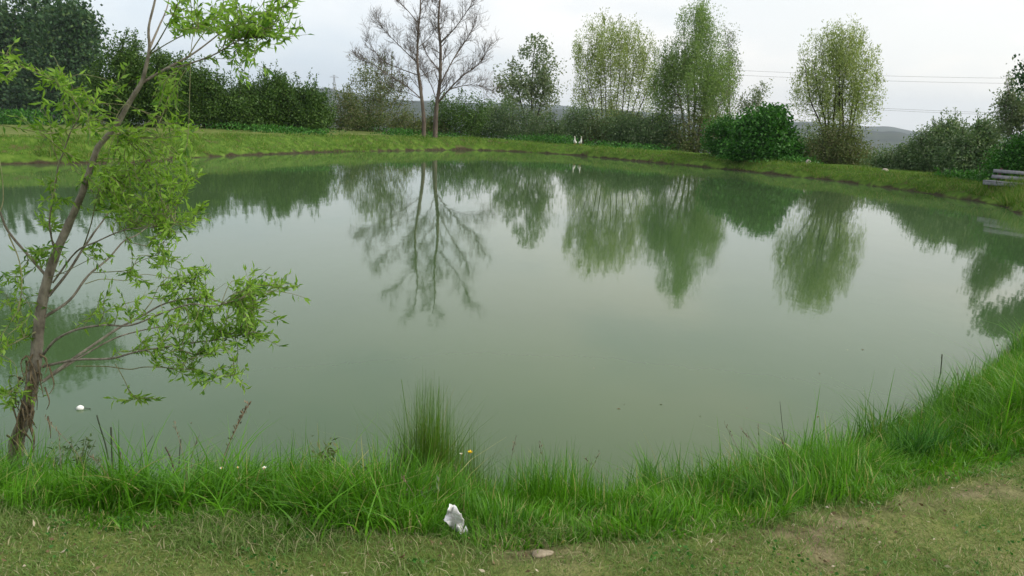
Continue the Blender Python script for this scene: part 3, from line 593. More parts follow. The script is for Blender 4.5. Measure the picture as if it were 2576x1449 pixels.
cl = .62 + .46 * wob(x, y, .38, 0) + .26 * wob(x, y, .16, 3)                     # clumps
edge = sm(0, .35, y - lawn_line(x)) * .6 + .4
WX = at(1150, 1340, .67); sx = at(1345, 1340, .6); gap = (1 - .85 * np.exp(-(((x - WX[0]) / .09) ** 2 + ((y - WX[1] + .06) / .10) ** 2))) * (1 - .8 * np.exp(-(((x - sx[0]) / .32) ** 2 + ((y - sx[1]) / .16) ** 2)))
h = np.clip(.315 * np.clip(cl, .35, 1.25) * edge * gap, .05, .46) * RNG.uniform(.5, 1.15, n) * np.where(RNG.random(n) < .03, 1.45, 1) * (1 + .35 * sm(1.5, 4, x))
ld = RNG.uniform(0, 6.28, n); tow = wob(x, y, .30, 1) * 3.0; ld = np.where(RNG.random(n) < .6, tow, ld)
mb = MB(); blades(mb, np.column_stack([x, y, height(x, y, sd_) - .01]), h, ld, np.clip(RNG.normal(.55, .3, n), .05, 1.25), RNG.uniform(.004, .0115, n), 3)
tg = mb.build('tall_grass', MT['grass'], kind='stuff'); tag(tg, 'tall bright green grass fringing the near bank', kind='stuff')

n = 24; k = RNG.integers(0, len(x), n); sp_ = np.column_stack([x, y, height(x, y, sd_)])[k]; mb = MB(); sh = MB()
for q in sp_:
    hh = RNG.uniform(.24, .50) * (.8 + .06 * q[1]); a = RNG.uniform(0, 6.28); ln = RNG.uniform(.03, .22); e = q + [math.cos(a) * ln, math.sin(a) * ln, hh]
    P = spline([q, q + (e - q) * [.3, .3, .55], e], 3); tube(mb, P, np.linspace(.0014, .0008, len(P)), 3)
    m_ = 14; tt = RNG.uniform(.82, 1.0, m_)[:, None]; leaves(P[-3] + (P[-1] - P[-3]) * (tt - .7) / .3 + RNG.normal(size=(m_, 3)) * .003, np.array([0, 0, 1.]) + RNG.normal(size=(m_, 3)) * .35, .016, .004, mb)
sd_o = mb.build('grass_seed_stems', MT['dry'], kind='stuff'); tag(sd_o, 'thin straw coloured seed stems standing in the near grass', kind='stuff')
x, y = wedge(2600, 1.9, 4.6, 1.6); k = (y < lawn_line(x) + .05) & (wob(x, y, .5, 2) > -.3); x, y = x[k], y[k]; n = len(x); mb = MB()
leaves(np.column_stack([x, y, height(x, y) + RNG.uniform(.004, .03, n)]), RNG.normal(size=(n, 3)) * [1, 1, .35], RNG.uniform(.008, .028, n), RNG.uniform(.006, .014, n), mb, .15)
ll = mb.build('lawn_debris', MT['debris'], kind='stuff'); tag(ll, 'dead leaf bits and cut straw lying in the mown lawn', kind='stuff')
x, y = wedge(9000, 1.9, 4.6, 1.6); k = (y < lawn_line(x) + .1) & (wob(x, y, .22, 1) > .25); x, y = x[k], y[k]; n = len(x); mb = MB()
leaves(np.column_stack([x, y, height(x, y) + RNG.uniform(.008, .035, n)]), RNG.normal(size=(n, 3)) * [1, 1, .3], RNG.uniform(.010, .022, n), RNG.uniform(.008, .016, n), mb, .2)
ll = mb.build('clover_leaves', MT['leaf_bush'], kind='stuff'); tag(ll, 'small clover and weed leaves spotting the lawn', kind='stuff')

# broad bent blades, each clump a plant
def tuft(name, label, cat, px, py, z, n, hh, w, spread, mtl, lean=.5, seg=5, group=None, ry=None):
    c = at(px, py, z); g = gz(c[0], c[1]); c[2] = g; T_ = MB()
    p = np.column_stack([c[0] + RNG.normal(size=n) * spread, c[1] + RNG.normal(size=n) * (ry or spread * .6), np.zeros(n)]); p[:, 2] = height(p[:, 0], p[:, 1]) - .01
    hv = hh * RNG.uniform(.45, 1.1, n) * np.exp(-((p[:, 0] - c[0]) / (2.2 * spread)) ** 2)
    blades(T_, p, hv, RNG.uniform(0, 6.28, n), np.clip(RNG.normal(lean, .25, n), .02, 1.2), w * RNG.uniform(.6, 1.2, n), seg)
    E = empty(name, c); tag(E, label, cat, group); T_.build('blades', MT[mtl], E, c, kind='stuff'); return E
tuft('grass_clump', 'tall fine upright grass clump in the middle of the near bank', 'grass clump', 1080, 1320, .15, 1700, .74, .0045, .115, 'reed', .08, 5)
tuft('grass_clump', 'lower fine grass clump just right of the tall clump', 'grass clump', 1170, 1320, .18, 500, .55, .004, .10, 'reed', .18, 5)
tuft('grass_clump', 'dark dense grass mound right of the white litter', 'grass clump', 1370, 1335, .40, 1800, .33, .0045, .20, 'grass', .22, 4)
tuft('grass_clump', 'fountain of bent broad blades left of the white litter', 'grass clump', 560, 1345, .55, 190, .42, .011, .16, 'grass', .75, 6)
tuft('grass_clump', 'broad bladed grass fountain beside the young willow', 'grass clump', 350, 1310, .55, 170, .40, .011, .12, 'grass', .75, 6)
tuft('grass_clump', 'loose broad blades leaning over the lawn by the litter', 'grass clump', 900, 1350, .62, 170, .36, .011, .16, 'grass', .75, 6)
tuft('grass_clump', 'round dark clump in the long grass on the right bank', 'grass clump', 2310, 1110, .62, 500, .30, .007, .12, 'leaf_bush', .5, 5)
tuft('grass_clump', 'pale bladed clump near the right edge of the long grass', 'grass clump', 2490, 1050, .66, 160, .34, .012, .12, 'grass', .7, 6)
tuft('grass_clump', 'grass clump at the foot of the young willow', 'grass clump', 70, 1200, .45, 420, .42, .007, .16, 'grass', .45, 5)

# ------------------------------------------------------------------ young willow in front
YW = 4.25
TR = [(28, 1180, 58), (38, 1125, 52), (62, 1050, 46), (82, 960, 44), (92, 880, 40), (100, 800, 37), (115, 720, 34), (140, 640, 30), (175, 560, 26), (205, 490, 23), (235, 400, 20), (250, 365, 19), (290, 320, 18), (330, 250, 16), (355, 210, 14), (368, 165, 12), (376, 120, 10.5), (374, 70, 8), (390, 0, 7), (398, -60, 6), (402, -130, 4)]
base = at_y(28, 1180, YW - .05); base[2] = gz(base[0], base[1]); WT = empty('young_willow_tree', base); tag(WT, 'young leaning willow with peeling trunk on the near left bank', 'tree')
SW = YW / FPX * 1.03
TP = spline([at_y(a, b, YW) for a, b, c in TR], 5); RR = np.interp(np.linspace(0, 1, len(TP)), np.linspace(0, 1, len(TR)), [c for a, b, c in TR]) * SW / 2 * .70
TP[:6] -= np.array([0, 0, .05]); mb = MB(); tube(mb, TP, RR, 12, .045); mb.build('trunk', MT['bark_young'], WT, base, True)
BR = [  # points (x, y), start and end depth offset, start width in px
    ([(358, 208), (417, 173), (473, 143), (520, 110), (573, 67), (620, 30)], 0, .30, 9), ([(417, 173), (450, 168), (533, 140), (600, 103), (680, 92)], .05, -.25, 6.5),
    ([(378, 118), (400, 67), (420, 20), (432, -40)], 0, .2, 7), ([(377, 132), (393, 113), (427, 53), (455, -5)], 0, -.25, 5), ([(378, 136), (420, 110), (463, 87), (500, 70)], 0, -.3, 3.5), ([(473, 143), (500, 100), (533, 57), (565, 15)], .1, .4, 4),
    ([(140, 640), (128, 590), (125, 547), (137, 483), (146, 419), (160, 383), (177, 333), (200, 285), (170, 230), (145, 195)], 0, -.45, 6), ([(160, 383), (140, 365), (100, 330)], -.3, -.5, 3), ([(177, 333), (215, 300), (235, 260)], -.35, -.3, 3),
    ([(113, 690), (76, 648), (21, 582), (0, 533), (-40, 440), (-50, 330), (-30, 240), (5, 165)], 0, -.35, 9), ([(21, 589), (48, 655), (55, 720), (45, 790)], -.2, -.35, 4), ([(0, 533), (8, 500), (5, 440), (-5, 380)], -.2, .1, 3.5),
    ([(122, 745), (167, 690), (208, 627), (236, 586), (257, 558), (290, 510), (330, 460), (400, 420)], 0, .35, 9), ([(133, 711), (191, 634), (243, 608), (312, 579), (382, 572), (440, 560)], 0, -.35, 6), ([(208, 627), (230, 560), (245, 490), (270, 440)], .1, -.1, 4.5),
    ([(113, 797), (174, 756), (222, 693), (271, 652), (312, 606), (347, 589), (400, 540), (430, 460)], 0, .45, 9), ([(235, 686), (290, 683), (323, 679), (347, 659), (400, 640)], .2, .0, 3), ([(215, 714), (257, 702), (319, 705), (360, 690), (430, 700)], .2, .5, 3), ([(312, 606), (380, 620), (420, 610), (425, 660)], .3, .1, 3),
    ([(104, 898), (139, 856), (194, 829), (260, 818), (330, 818), (410, 787), (480, 765), (540, 770), (620, 745)], 0, -.5, 9), ([(108, 960), (167, 915), (236, 867), (299, 825), (347, 801), (417, 763), (503, 749), (573, 763), (650, 770)], 0, .35, 11), ([(108, 922), (191, 905), (278, 902), (347, 884), (434, 870), (573, 850), (640, 835)], 0, -.3, 9),
    ([(112, 958), (200, 900), (280, 855), (340, 835), (420, 820), (520, 815), (600, 800)], .05, .6, 7), ([(191, 921), (270, 922), (326, 929), (373, 923), (490, 931), (545, 945), (590, 945)], -.1, -.6, 4), ([(290, 915), (314, 958), (328, 990), (350, 1005)], -.25, -.35, 2.5),
    ([(347, 801), (380, 760), (400, 720), (430, 690)], .2, .4, 4), ([(417, 763), (460, 720), (510, 690)], .25, .1, 4), ([(434, 870), (480, 890), (540, 895)], -.2, -.5, 3.5), ([(380, 340), (400, 310), (415, 270), (430, 225)], .2, .35, 3.5), ([(240, 400), (300, 400), (345, 410), (380, 340)], 0, .2, 4), ([(330, 250), (300, 280), (285, 330), (330, 345)], 0, -.2, 3),
    ([(100, 830), (60, 850), (20, 870), (-30, 880)], 0, -.3, 5), ([(88, 910), (50, 960), (15, 1000)], 0, -.2, 3.5), ([(113, 700), (150, 690), (240, 645)], 0, -.15, 3)]
BP = []
for pts, d0, d1, w in BR:
    n = len(pts); P = spline([at_y(a, b, YW + d0 + (d1 - d0) * i / (n - 1)) for i, (a, b) in enumerate(pts)], 5)
    mb = MB(); tube(mb, P, np.linspace(w * .82, 1.5, len(P)) * SW / 2, 7, .05); mb.build('branch', MT['bark_young'] if w > 5 else MT['twig'], WT, base, True); BP.append(P)
BALL = np.vstack([p[2:] for p in BP])
CLU = [(480, 55, 50, 22, 9), (520, 75, 35, 20, 6), (455, 65, 25, 15, 4), (600, 55, 60, 38, 16), (650, 45, 50, 40, 14), (690, 90, 38, 34, 10), (615, 145, 50, 26, 10), (720, 8, 22, 15, 5), (690, 25, 25, 20, 5), (470, 8, 35, 12, 6), (570, 20, 35, 15, 5), (540, 30, 25, 20, 4),
       (8, 165, 22, 36, 7), (145, 200, 32, 28, 7), (185, 255, 42, 30, 9), (215, 295, 40, 36, 10), (95, 320, 42, 22, 7), (240, 310, 25, 18, 3),
       (270, 450, 52, 38, 20), (330, 470, 60, 42, 20), (400, 440, 62, 34, 20), (440, 400, 32, 20, 5), (360, 530, 62, 30, 16), (450, 480, 40, 35, 9), (470, 550, 32, 18, 6), (420, 590, 26, 36, 9), (405, 640, 24, 18, 5), (150, 500, 32, 14, 5), (125, 560, 22, 16, 4), (120, 640, 38, 20, 7), (245, 640, 16, 20, 4),
       (330, 345, 42, 22, 9), (430, 225, 34, 42, 10), (420, 290, 28, 26, 5), (450, 338, 26, 14, 5), (280, 215, 40, 25, 4), (300, 505, 40, 26, 8),
       (640, 760, 48, 52, 20), (610, 800, 45, 40, 12), (660, 720, 38, 20, 7), (705, 730, 24, 12, 4), (540, 830, 62, 26, 12), (480, 760, 72, 38, 18), (430, 720, 50, 34, 9), (510, 690, 30, 18, 5), (350, 690, 30, 18, 5), (400, 665, 24, 18, 4), (470, 815, 60, 30, 12), (400, 830, 45, 25, 6), (630, 845, 40, 18, 7), (560, 885, 45, 16, 6), (450, 905, 60, 24, 10), (480, 930, 40, 16, 6), (370, 885, 40, 18, 4), (240, 770, 40, 22, 4), (330, 765, 40, 25, 5),
       (590, 938, 24, 20, 4), (525, 960, 14, 10, 2), (350, 1005, 28, 12, 3), (320, 1010, 10, 10, 1), (20, 860, 40, 22, 6), (30, 980, 40, 25, 6), (55, 775, 35, 30, 6), (40, 700, 40, 22, 6), (10, 1000, 25, 25, 4), (75, 830, 25, 20, 3)]
tw = MB(); lf = MB()
for cx, cy, rx, ry, nt_ in CLU:
    c0 = at_y(cx, cy, YW); near_i = np.argmin(np.linalg.norm((BALL - c0) * [1, .35, 1], axis=1)); yy = BALL[near_i][1]
    for _ in range(int(nt_ * 1.15)):
        a = RNG.uniform(0, 6.28); q = math.sqrt(RNG.random()); e = at_y(cx + rx * q * math.cos(a), cy + ry * q * math.sin(a), yy + RNG.normal() * .16)
        d = np.linalg.norm(BALL - e, axis=1); s0 = BALL[np.argsort(d)[RNG.integers(0, 5)]]; v = e - s0; ln = np.linalg.norm(v)
        if ln > .55: s0 = e - v / ln * .4 * 0.9 if False else s0
        mid = (s0 + e) / 2 + RNG.normal(size=3) * .1 * ln + np.array([0, 0, .06 * ln])
        tip = e + unit(v + RNG.normal(size=3) * .3 * ln) * .10
        P = spline([s0, mid, e, tip], 5); tube(tw, P, np.linspace(.0024, .0010, len(P)), 3)
        m = int(RNG.integers(12, 21)); f = np.clip(1 - RNG.random(m) * min(1.0, .30 / (ln + .1)), 0, 1) * (len(P) - 1.001); i0 = f.astype(int)
        pp = P[i0] + (P[i0 + 1] - P[i0]) * (f - i0)[:, None]; td = unit(P[i0 + 1] - P[i0])
        dd = td * .8 + unit(RNG.normal(size=(m, 3))) * .85 + np.array([0, 0, -.12])
        leaves(pp, dd, RNG.uniform(.030, .064, m), RNG.uniform(.010, .016, m), lf, .25)
tw.build('twigs', MT['twig'], WT, base, False, 'stuff'); lf.build('foliage', MT['leaf_front'], WT, base, False, 'stuff')
st = MB()                                       # peeling strips and dead stems hanging on the lower trunk
for _ in range(55):
    f = RNG.random(); i = int(4 + f * 16); c = TP[i]; s0 = c + np.array([RNG.normal() * .035 + .01, RNG.uniform(-.07, -.03), RNG.normal() * .04]); ln = RNG.uniform(.06, .26)
    e = s0 + np.array([RNG.normal() * .02 + .005, RNG.normal() * .015, -ln * .9]); P = spline([s0, (s0 + e) / 2 + RNG.normal(size=3) * .02, e], 3); tube(st, P, np.linspace(.006, .002, len(P)), 4)
st.build('bark_strips', MT['dry'], WT, base, False, 'stuff')

# ------------------------------------------------------------------ small plants, flowers, litter
def stalk(label, pts, Y, w0, w1, mtl, name='dry_stalk', cat='stalk', seeds=0, group='stalks on the near bank'):
    P = [at_y(a, b, Y + .03 * i) for i, (a, b) in enumerate(pts)]; g = P[0].copy(); g[2] = min(gz(g[0], g[1]), g[2]); P = [g] + P
    P = spline(P, 4); T = empty(name, g); tag(T, label, cat, group); mb = MB(); tube(mb, P, np.linspace(w0, w1, len(P)) / 2 * Y / FPX, 5, .08); mb.build('stem', MT[mtl], T, g)
    if seeds:
        m = MB(); k = RNG.integers(len(P) // 2, len(P), seeds); leaves(P[k] + RNG.normal(size=(seeds, 3)) * .004, np.array([0, 0, 1]) + RNG.normal(size=(seeds, 3)) * .4, .022, .009, m); m.build('seed_head', MT['dry'], T, g, kind='stuff')
    return T
stalk('leftmost thin dark stalk standing over the water', [(278, 1200), (268, 1130), (250, 1068), (244, 1045)], 4.0, 3, 4, 'greystem')
stalk('second dark stalk right of the leftmost one', [(284, 1200), (281, 1130), (279, 1075)], 4.0, 3, 5, 'greystem')
stalk('short reddish stalk close to the two dark stalks', [(300, 1215), (301, 1170), (302, 1138)], 3.8, 5, 5, 'purple')
stalk('leaning reddish stalk between two grass clumps', [(438, 1190), (428, 1150), (416, 1125)], 3.7, 5, 4, 'purple')
stalk('small upright grey stalk above the leaning reddish one', [(450, 1190), (452, 1140), (455, 1105)], 3.8, 2, 4, 'greystem')
stalk('long slanting grass stem with pale seeds over the water', [(556, 1180), (575, 1120), (600, 1065), (626, 1017)], 3.7, 3, 3, 'dry', seeds=60)
stalk('thin curved stalk with few twigs left of the seed stem', [(352, 1165), (365, 1130), (385, 1095)], 3.9, 2, 1.5, 'greystem')
stalk('tall single reed leaning out of the tall clump', [(1040, 1150), (1022, 1040), (1010, 955)], 3.55, 2.5, 1.5, 'reed')
stalk('thin reed rising from the right of the tall clump', [(1092, 1130), (1098, 1050), (1104, 975)], 3.55, 2.5, 1.5, 'reed')
stalk('dark budded stem at the water on the right bank', [(2364, 960), (2368, 920), (2370, 892)], 7.2, 3, 3, 'greystem', seeds=8)
stalk('thin grass stem over the water by the right bank', [(1975, 1130), (1968, 1070), (1962, 1010)], 5.2, 2, 1.5, 'greystem')
def weed(label, px, Y, bpy_, hpx, n, mtl, spread, group='weeds on the near bank'):
    b_ = at_y(px, bpy_, Y); b_[2] = gz(b_[0], b_[1]); T = empty('weed', b_); tag(T, label, 'weed', group); s = Y / FPX; m = MB(); l = MB()
    for _ in range(n):
        e = at_y(px + RNG.normal() * spread, bpy_ - hpx * RNG.uniform(.6, 1.05), Y + RNG.normal() * .08); P = spline([b_, b_ + (e - b_) * [.3, .3, .55], e], 4); tube(m, P, np.linspace(.003, .0012, len(P)), 4)
        q = 16; k = RNG.integers(3, len(P), q); leaves(P[k] + RNG.normal(size=(q, 3)) * .012, unit(RNG.normal(size=(q, 3))) + [0, 0, .2], RNG.uniform(.015, .055, q), .013, l, .2)
    m.build('stem', MT['twig'], T, b_); l.build('leaf', MT[mtl], T, b_, kind='stuff'); return T
weed('leafy weed with narrow leaves right of the willow foot', 205, 3.95, 1250, 150, 9, 'leaf_blue', 28)
weed('dark small leaved weed beside the reddish stalk', 250, 3.75, 1270, 100, 8, 'leaf_blue', 24)
weed('seedy weed with tiny buds left of the tall clump', 825, 3.5, 1290, 180, 6, 'leaf_brown', 22)
weed('small bushy weed between seedy weed and tall clump', 935, 3.45, 1300, 130, 7, 'leaf_brown', 16)
weed('grey leaved weed in front of the tall clump', 1080, 3.05, 1330, 110, 12, 'leaf_grey', 34)
weed('dull weed at the water edge under the hanging leaves', 150, 4.1, 1230, 110, 8, 'leaf_blue', 22)
def flower(label, px, py, Y, mtl, r, cat='flower', group=None):
    c = at_y(px, py, Y); g = c.copy(); g[2] = gz(c[0], c[1]); T = empty('flower', g); tag(T, label, cat, group); m = MB(); tube(m, spline([g, (g + c) / 2 + [.01, 0, 0], c], 3), np.full(7, .0013), 4); m.build('stem', MT['twig'], T, g)
    a = np.linspace(0, 6.28, 9)[:-1]; d = np.stack([np.cos(a), np.sin(a) * .8 - .35, 0 * a + .45], 1); l = MB(); leaves(np.repeat(c[None], 8, 0), d, r, r * .7, l, .2); l.build('petals', MT[mtl], T, g, kind='stuff')
    v = MB(); tube(v, [c - [0, 0, .002], c + [0, -.002, .004]], [r * .3, r * .2], 6); v.build('flower_centre', MT['yellow'], T, g)
flower('single yellow buttercup beside the tall fine clump', 1183, 1138, 3.5, 'yellow', .014)
WF = 'white flowers in the near grass'
flower('leftmost white flower above the grass fountain', 558, 1178, 2.95, 'petal', .010, group=WF)
flower('white flower second from the left above the grass', 598, 1176, 2.95, 'petal', .009, group=WF)
flower('rightmost white flower of the three above the grass', 664, 1178, 2.95, 'petal', .012, group=WF)
flower('tiny white flower in the grass of the right bank', 2298, 1258, 4.2, 'petal', .010, group=WF)
flower('small pale flower beside the yellow buttercup', 1160, 1142, 3.5, 'petal', .008, group=WF)

# white crumpled wrapper leaning in the grass
c = at(1150, 1345, .67); c[2] = gz(c[0], c[1]); LY = c[1] - .05
T = empty('plastic_wrapper', c); tag(T, 'crumpled white plastic wrapper lying at the lawn edge', 'litter')
out = [(1130, 1270), (1143, 1272), (1157, 1290), (1168, 1307), (1166, 1325), (1160, 1343), (1148, 1338), (1135, 1327), (1122, 1314), (1116, 1307), (1122, 1296), (1126, 1282)]
inn = [(1134, 1290), (1142, 1304), (1150, 1316), (1157, 1330)]
ring = np.array([at_y(a, b, LY + .03 * math.sin(i * 2.1) + (1300 - b) * -.0006) for i, (a, b) in enumerate(out)])
cr = np.array([at_y(a, b, LY + .022) for a, b in inn]); allp = np.vstack([ring, cr])
tris = [(0, 1, 12), (1, 2, 12), (2, 13, 12), (2, 3, 13), (3, 14, 13), (3, 4, 14), (4, 15, 14), (4, 5, 15), (5, 6, 15), (6, 14, 15), (6, 7, 14), (7, 13, 14), (7, 8, 13), (8, 9, 13), (9, 10, 13), (10, 12, 13), (10, 11, 12), (11, 0, 12)]
import bmesh
me = mesh('sheet', allp - c, np.array(tris), MT['white']); bm_ = bmesh.new(); bm_.from_mesh(me); bmesh.ops.subdivide_edges(bm_, edges=bm_.edges[:], cuts=2, use_grid_fill=True)
for v in bm_.verts: v.co += Vector(RNG.normal(size=3) * [.0012, .0042, .0012])
bm_.to_mesh(me); bm_.free(); o = link('sheet', me, T); md = o.modifiers.new('thick', 'SOLIDIFY'); md.thickness = .0015
tail = np.array([at_y(a, b, LY + .01 * (i % 2)) for i, (a, b) in enumerate([(1160, 1343), (1172, 1322), (1182, 1345), (1168, 1350), (1176, 1362), (1164, 1362)])])
o = link('torn_end', mesh('torn_end', tail - c, np.array([(0, 1, 2), (0, 2, 3), (3, 2, 4), (3, 4, 5)]), MT['white']), T)

# white float on the water
def ellipsoid(mb, c, r, n=14, m=9, dent=0.0):
    u = np.linspace(0, 2 * math.pi, n, endpoint=False); v = np.linspace(.05, math.pi - .05, m); U, Vv = np.meshgrid(u, v)
    D = np.stack([np.cos(U) * np.sin(Vv), np.sin(U) * np.sin(Vv), np.cos(Vv)], -1); q = 1 + dent * np.sin(3 * U + 2) * np.sin(Vv)
    V = np.asarray(c) + D * np.asarray(r) * q[..., None]; i = np.arange(m - 1)[:, None] * n; j = np.arange(n)[None]
    mb.add(V, np.stack([i + j, i + (j + 1) % n, i + n + (j + 1) % n, i + n + j], -1).reshape(-1, 4))
c = at(202, 1029, 0.0); T = empty('foam_float', c); tag(T, 'small white round float drifting by the young willow', 'float'); mb = MB(); ellipsoid(mb, c + [0, 0, .008], (.027, .024, .021), dent=.06); mb.build('float_body', MT['foam'], T, c, True)
mb = MB(); tube(mb, [c + [.026, 0, .01], c + [.06, .01, .004], c + [.075, 0, .006]], [.003, .002, .004], 5); mb.build('line_knot', MT['greystem'], T, c)

n = 260; x = RNG.uniform(-4.5, 9, n); y = RNG.uniform(3.2, 9, n); sd_ = sdist(x, y); k = (sd_ < -.15) & (RNG.random(n) < np.exp(sd_ * .9)); x, y = x[k], y[k]; n = len(x); mb = MB()
leaves(np.column_stack([x, y, np.full(n, .003)]), RNG.normal(size=(n, 3)) * [1, 1, .04], RNG.uniform(.012, .035, n), RNG.uniform(.004, .010, n), mb)
fd = mb.build('floating_bits', MT['debris'], kind='stuff'); tag(fd, 'scattered leaf bits floating on the water near the bank', kind='stuff')
# two white geese on the far bank
def goose(label, px, Y, yaw):
    Y = behind(px, Y, 1.6); b_ = place(px, Y); T = empty('goose', b_); tag(T, label, 'goose', 'white geese on the far bank'); T.rotation_euler.z = yaw; T.scale = (.8,) * 3
    mb = MB(); P = spline([(-.19, 0, .17), (-.14, 0, .19), (-.05, 0, .23), (.03, 0, .30), (.075, 0, .38), (.085, 0, .50), (.085, 0, .62), (.11, 0, .67), (.15, 0, .665)], 4)
    tube(mb, P, np.interp(np.linspace(0, 8, len(P)), range(9), [.015, .06, .095, .10, .07, .038, .033, .042, .02]), 10); o = mb.build('body', MT['feather'], T, smooth=True)
    m = MB(); tube(m, [(.145, 0, .665), (.19, 0, .655), (.22, 0, .645)], [.02, .016, .008], 6); m.build('beak', MT['beak'], T)
    for s in (-1, 1):
        m = MB(); tube(m, [(-.01, s * .05, .16), (.0, s * .05, .08), (-.005, s * .05, .012), (.06, s * .055, .006)], [.018, .011, .010, .016], 5); m.build('leg', MT['beak'], T)
        m = MB(); ellipsoid(m, (-.05, s * .085, .23), (.12, .028, .07), 10, 7); m.build('wing', MT['feather'], T, smooth=True)
goose('left one of two white geese standing on the far bank', 1446, 45.6, -2.0)
goose('right one of two white geese standing on the far bank', 1460, 45.6, -1.15)

# pale stones on the right bank
def stone(label, px, Y, r):
    Y = behind(px, Y, 1.7); b_ = place(px, Y); mb = MB(); ellipsoid(mb, (0, 0, r[2] * .55), r, 9, 6, .12); o = mb.build('stone', MT['stone']); o.location = b_; tag(o, label, 'stone', 'pale stones on the right bank')
stone('pinkish pale block on the bank left of the lone willow', 2032, 35.6, (.13, .10, .16))
stone('dull pale stone on the bank below the valley view', 2225, 32, (.15, .10, .10))

c = at(1362, 1403, .685); c[2] = gz(c[0], c[1]); mb = MB(); ellipsoid(mb, (0, 0, .003), (.042, .024, .010), 11, 7, .16); o = mb.build('stone', MT['earthy'], smooth=True); o.location = c; o.rotation_euler.z = .3
tag(o, 'pale flat stone in the bare patch right of the white wrapper', 'stone')
# bench at the right edge
p0 = place(2480, 27.2); p1 = place(2640, 25.4); ax_ = unit((p1 - p0) * [1, 1, 0]); perp = np.array([-ax_[1], ax_[0], 0]); 
if perp @ (cen_ := np.array([cen[0], cen[1], 0]) - p0) < 0: perp = -perp
BZ = gz(*p0[:2]); T = empty('bench', (p0[0], p0[1], BZ)); tag(T, 'weathered grey plank bench at the right edge of the photo', 'bench'); LEN = 2.1
def box(mb, c, u_, v_, w_, a, b, d):
    c = np.asarray(c, float); P = [c + u_ * sx * a / 2 + v_ * sy * b / 2 + w_ * sz * d / 2 for sx in (-1, 1) for sy in (-1, 1) for sz in (-1, 1)]
    mb.add(P, [(0, 1, 3, 2), (4, 6, 7, 5), (0, 4, 5, 1), (2, 3, 7, 6), (0, 2, 6, 4), (1, 5, 7, 3)])
Zv = np.array([0, 0, 1.0]); mid = p0 + ax_ * LEN / 2; mid[2] = BZ; org = (p0[0], p0[1], BZ)
tb = unit(Zv - perp * .22)                       # reclined back
for hh_ in (.385, .575):
    m = MB(); box(m, mid + Zv * hh_ - perp * (.20 + (hh_ - .25) * .22), ax_, tb, np.cross(ax_, tb), LEN, .11, .03); m.build('backrest_plank', MT['wood'], T, org)
for q in (-.12, .02, .16):
    m = MB(); box(m, mid + Zv * .24 + perp * q, ax_, perp, Zv, LEN, .125, .04); m.build('seat_plank', MT['wood'], T, org)
m = MB(); box(m, mid + Zv * .165 + perp * .20, ax_, Zv, perp, LEN, .11, .03); m.build('front_rail', MT['wood'], T, org)
for e in (.22, LEN - .22):
    q0 = p0 + ax_ * e; q0[2] = BZ
    for off, hgt_ in ((.16, .20), (-.16, .21)):
        m = MB(); box(m, q0 + perp * off + Zv * (hgt_ / 2 - .04), ax_, perp, Zv, .07, .07, hgt_ + .02); m.build('leg', MT['rust'], T, org)
    m = MB(); box(m, q0 + Zv * .44 - perp * .285, ax_, tb, np.cross(ax_, tb), .07, .50, .05); m.build('backrest_post', MT['rust'], T, org)

# power line in the valley: pylons, cables
def pylon(label, px, Y, top_py, w=7.0):
    b_ = place(px, Y); T = empty('pylon', b_); tag(T, label, 'pylon', 'steel pylons in the valley'); H = at_y(px, top_py, Y)[2] - b_[2]; r = Y * .00011 + .05
    def bar(m, a, c): tube(m, [np.array(a, float), np.array(c, float)], [r, r], 4)
    m = MB()
    for sx in (-1, 1):
        for sy in (-1, 1): bar(m, (sx * w / 2, sy * w / 2, 0), (sx * .6, sy * .6, H * .97))
    m.build('leg_frame', MT['steel'], T); m = MB(); lv = np.linspace(0, .95, 8)
    for a_, c_ in zip(lv[:-1], lv[1:]):
        wa, wc = w / 2 + (.6 - w / 2) * a_, w / 2 + (.6 - w / 2) * c_
        for sy in (-1, 1): bar(m, (-wa, sy * wa, a_ * H), (wc, sy * wc, c_ * H)); bar(m, (wa, sy * wa, a_ * H), (-wc, sy * wc, c_ * H))
    m.build('lattice', MT['steel'], T); m = MB()
    for zz, ww in ((.72, 9), (.93, 6.5)): bar(m, (-ww, 0, zz * H), (ww, 0, zz * H)); bar(m, (-ww, 0, zz * H), (0, 0, zz * H + 2.5)); bar(m, (ww, 0, zz * H), (0, 0, zz * H + 2.5))
    m.build('cross_arm', MT['steel'], T); return T, H
pylon('faint far pylon above the hill beside the hedge end', 842, 1150, 183, 11)
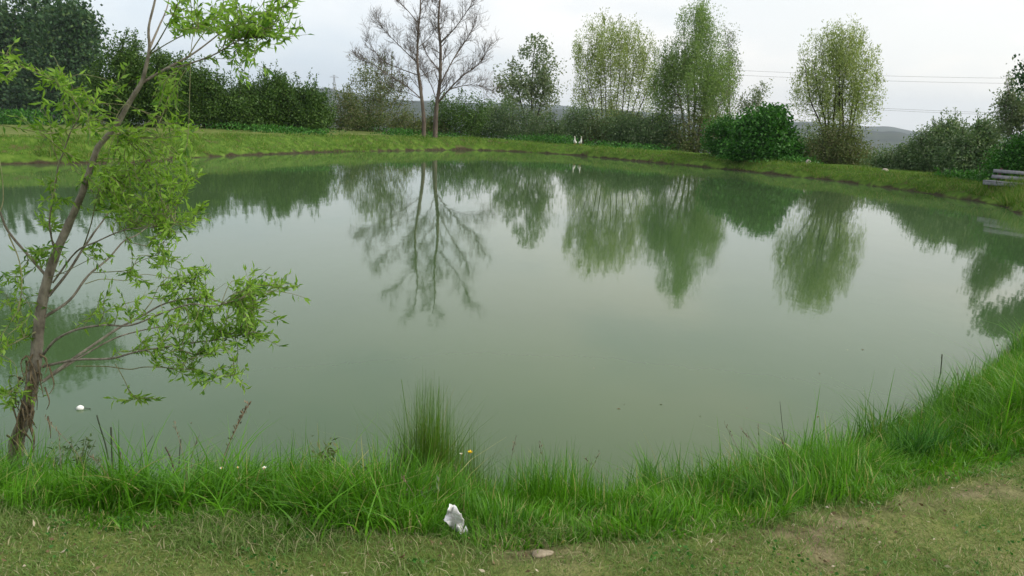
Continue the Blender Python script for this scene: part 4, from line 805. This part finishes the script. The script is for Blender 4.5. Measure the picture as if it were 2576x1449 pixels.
TA, HA = pylon('pylon hidden behind the tallest willow', 1762, 330, 120, 7); TB, HB = pylon('pylon beyond the right edge of the photo', 3050, 300, 120, 7)
for lab, y0, y1, sag, dy in [('uppermost thin cable crossing the sky behind the lone willow', 172, 176, 1.6, 0), ('second cable close under the uppermost one', 184, 190, 1.6, 6), ('lower cable crossing behind the middle of the lone willow', 246, 276, 1.4, 0), ('lowest cable close under the lower one', 250, 282, 1.4, 6)]:
    A_ = at_y(1762, y0, 330 + dy); B_ = at_y(3050, y1 + 20, 300 + dy); tt = np.linspace(0, 1, 40)[:, None]
    P = A_ + (B_ - A_) * tt - np.array([0, 0, 1]) * (4 * sag * tt * (1 - tt)); m = MB(); tube(m, P, np.full(40, .042), 4)
    o = m.build('power_cable', MT['cable']); tag(o, lab, 'cable', 'power cables in the sky')
# long pale roof far down in the valley
b_ = place(2195, 900); T = empty('farm_shed', b_); tag(T, 'long pale roofed shed far off in the valley gap', 'building'); X1 = np.array([1., 0, 0]); Y1 = np.array([0, 1., 0])
m = MB(); box(m, (0, 0, 2), X1, Y1, Zv, 24, 9, 4.2); m.build('wall', MT['stone'], T); m = MB(); m.add([(-12.4, -5, 4), (12.4, -5, 4), (12.4, 0, 6.6), (-12.4, 0, 6.6), (12.4, 5, 4), (-12.4, 5, 4)], [(0, 1, 2, 3), (3, 2, 4, 5)]); m.build('roof', MT['white'], T)

# ------------------------------------------------------------------ haze over the valley
hv = bpy.data.materials.new('valley haze'); hv.use_nodes = True; t = hv.node_tree; t.nodes.clear()
pv = N(t, 'ShaderNodeVolumePrincipled'); pv.inputs['Color'].default_value = (.76, .85, .98, 1); pv.inputs['Density'].default_value = .00016; pv.inputs['Anisotropy'].default_value = .2
o = N(t, 'ShaderNodeOutputMaterial'); t.links.new(pv.outputs[0], o.inputs['Volume'])
m = MB(); box(m, (0, -3350, 60), X1, Y1, Zv, 10400, 17300, 260)
hz = m.build('haze', hv); tag(hz, 'thin bluish haze in the air over the valley', kind='stuff')
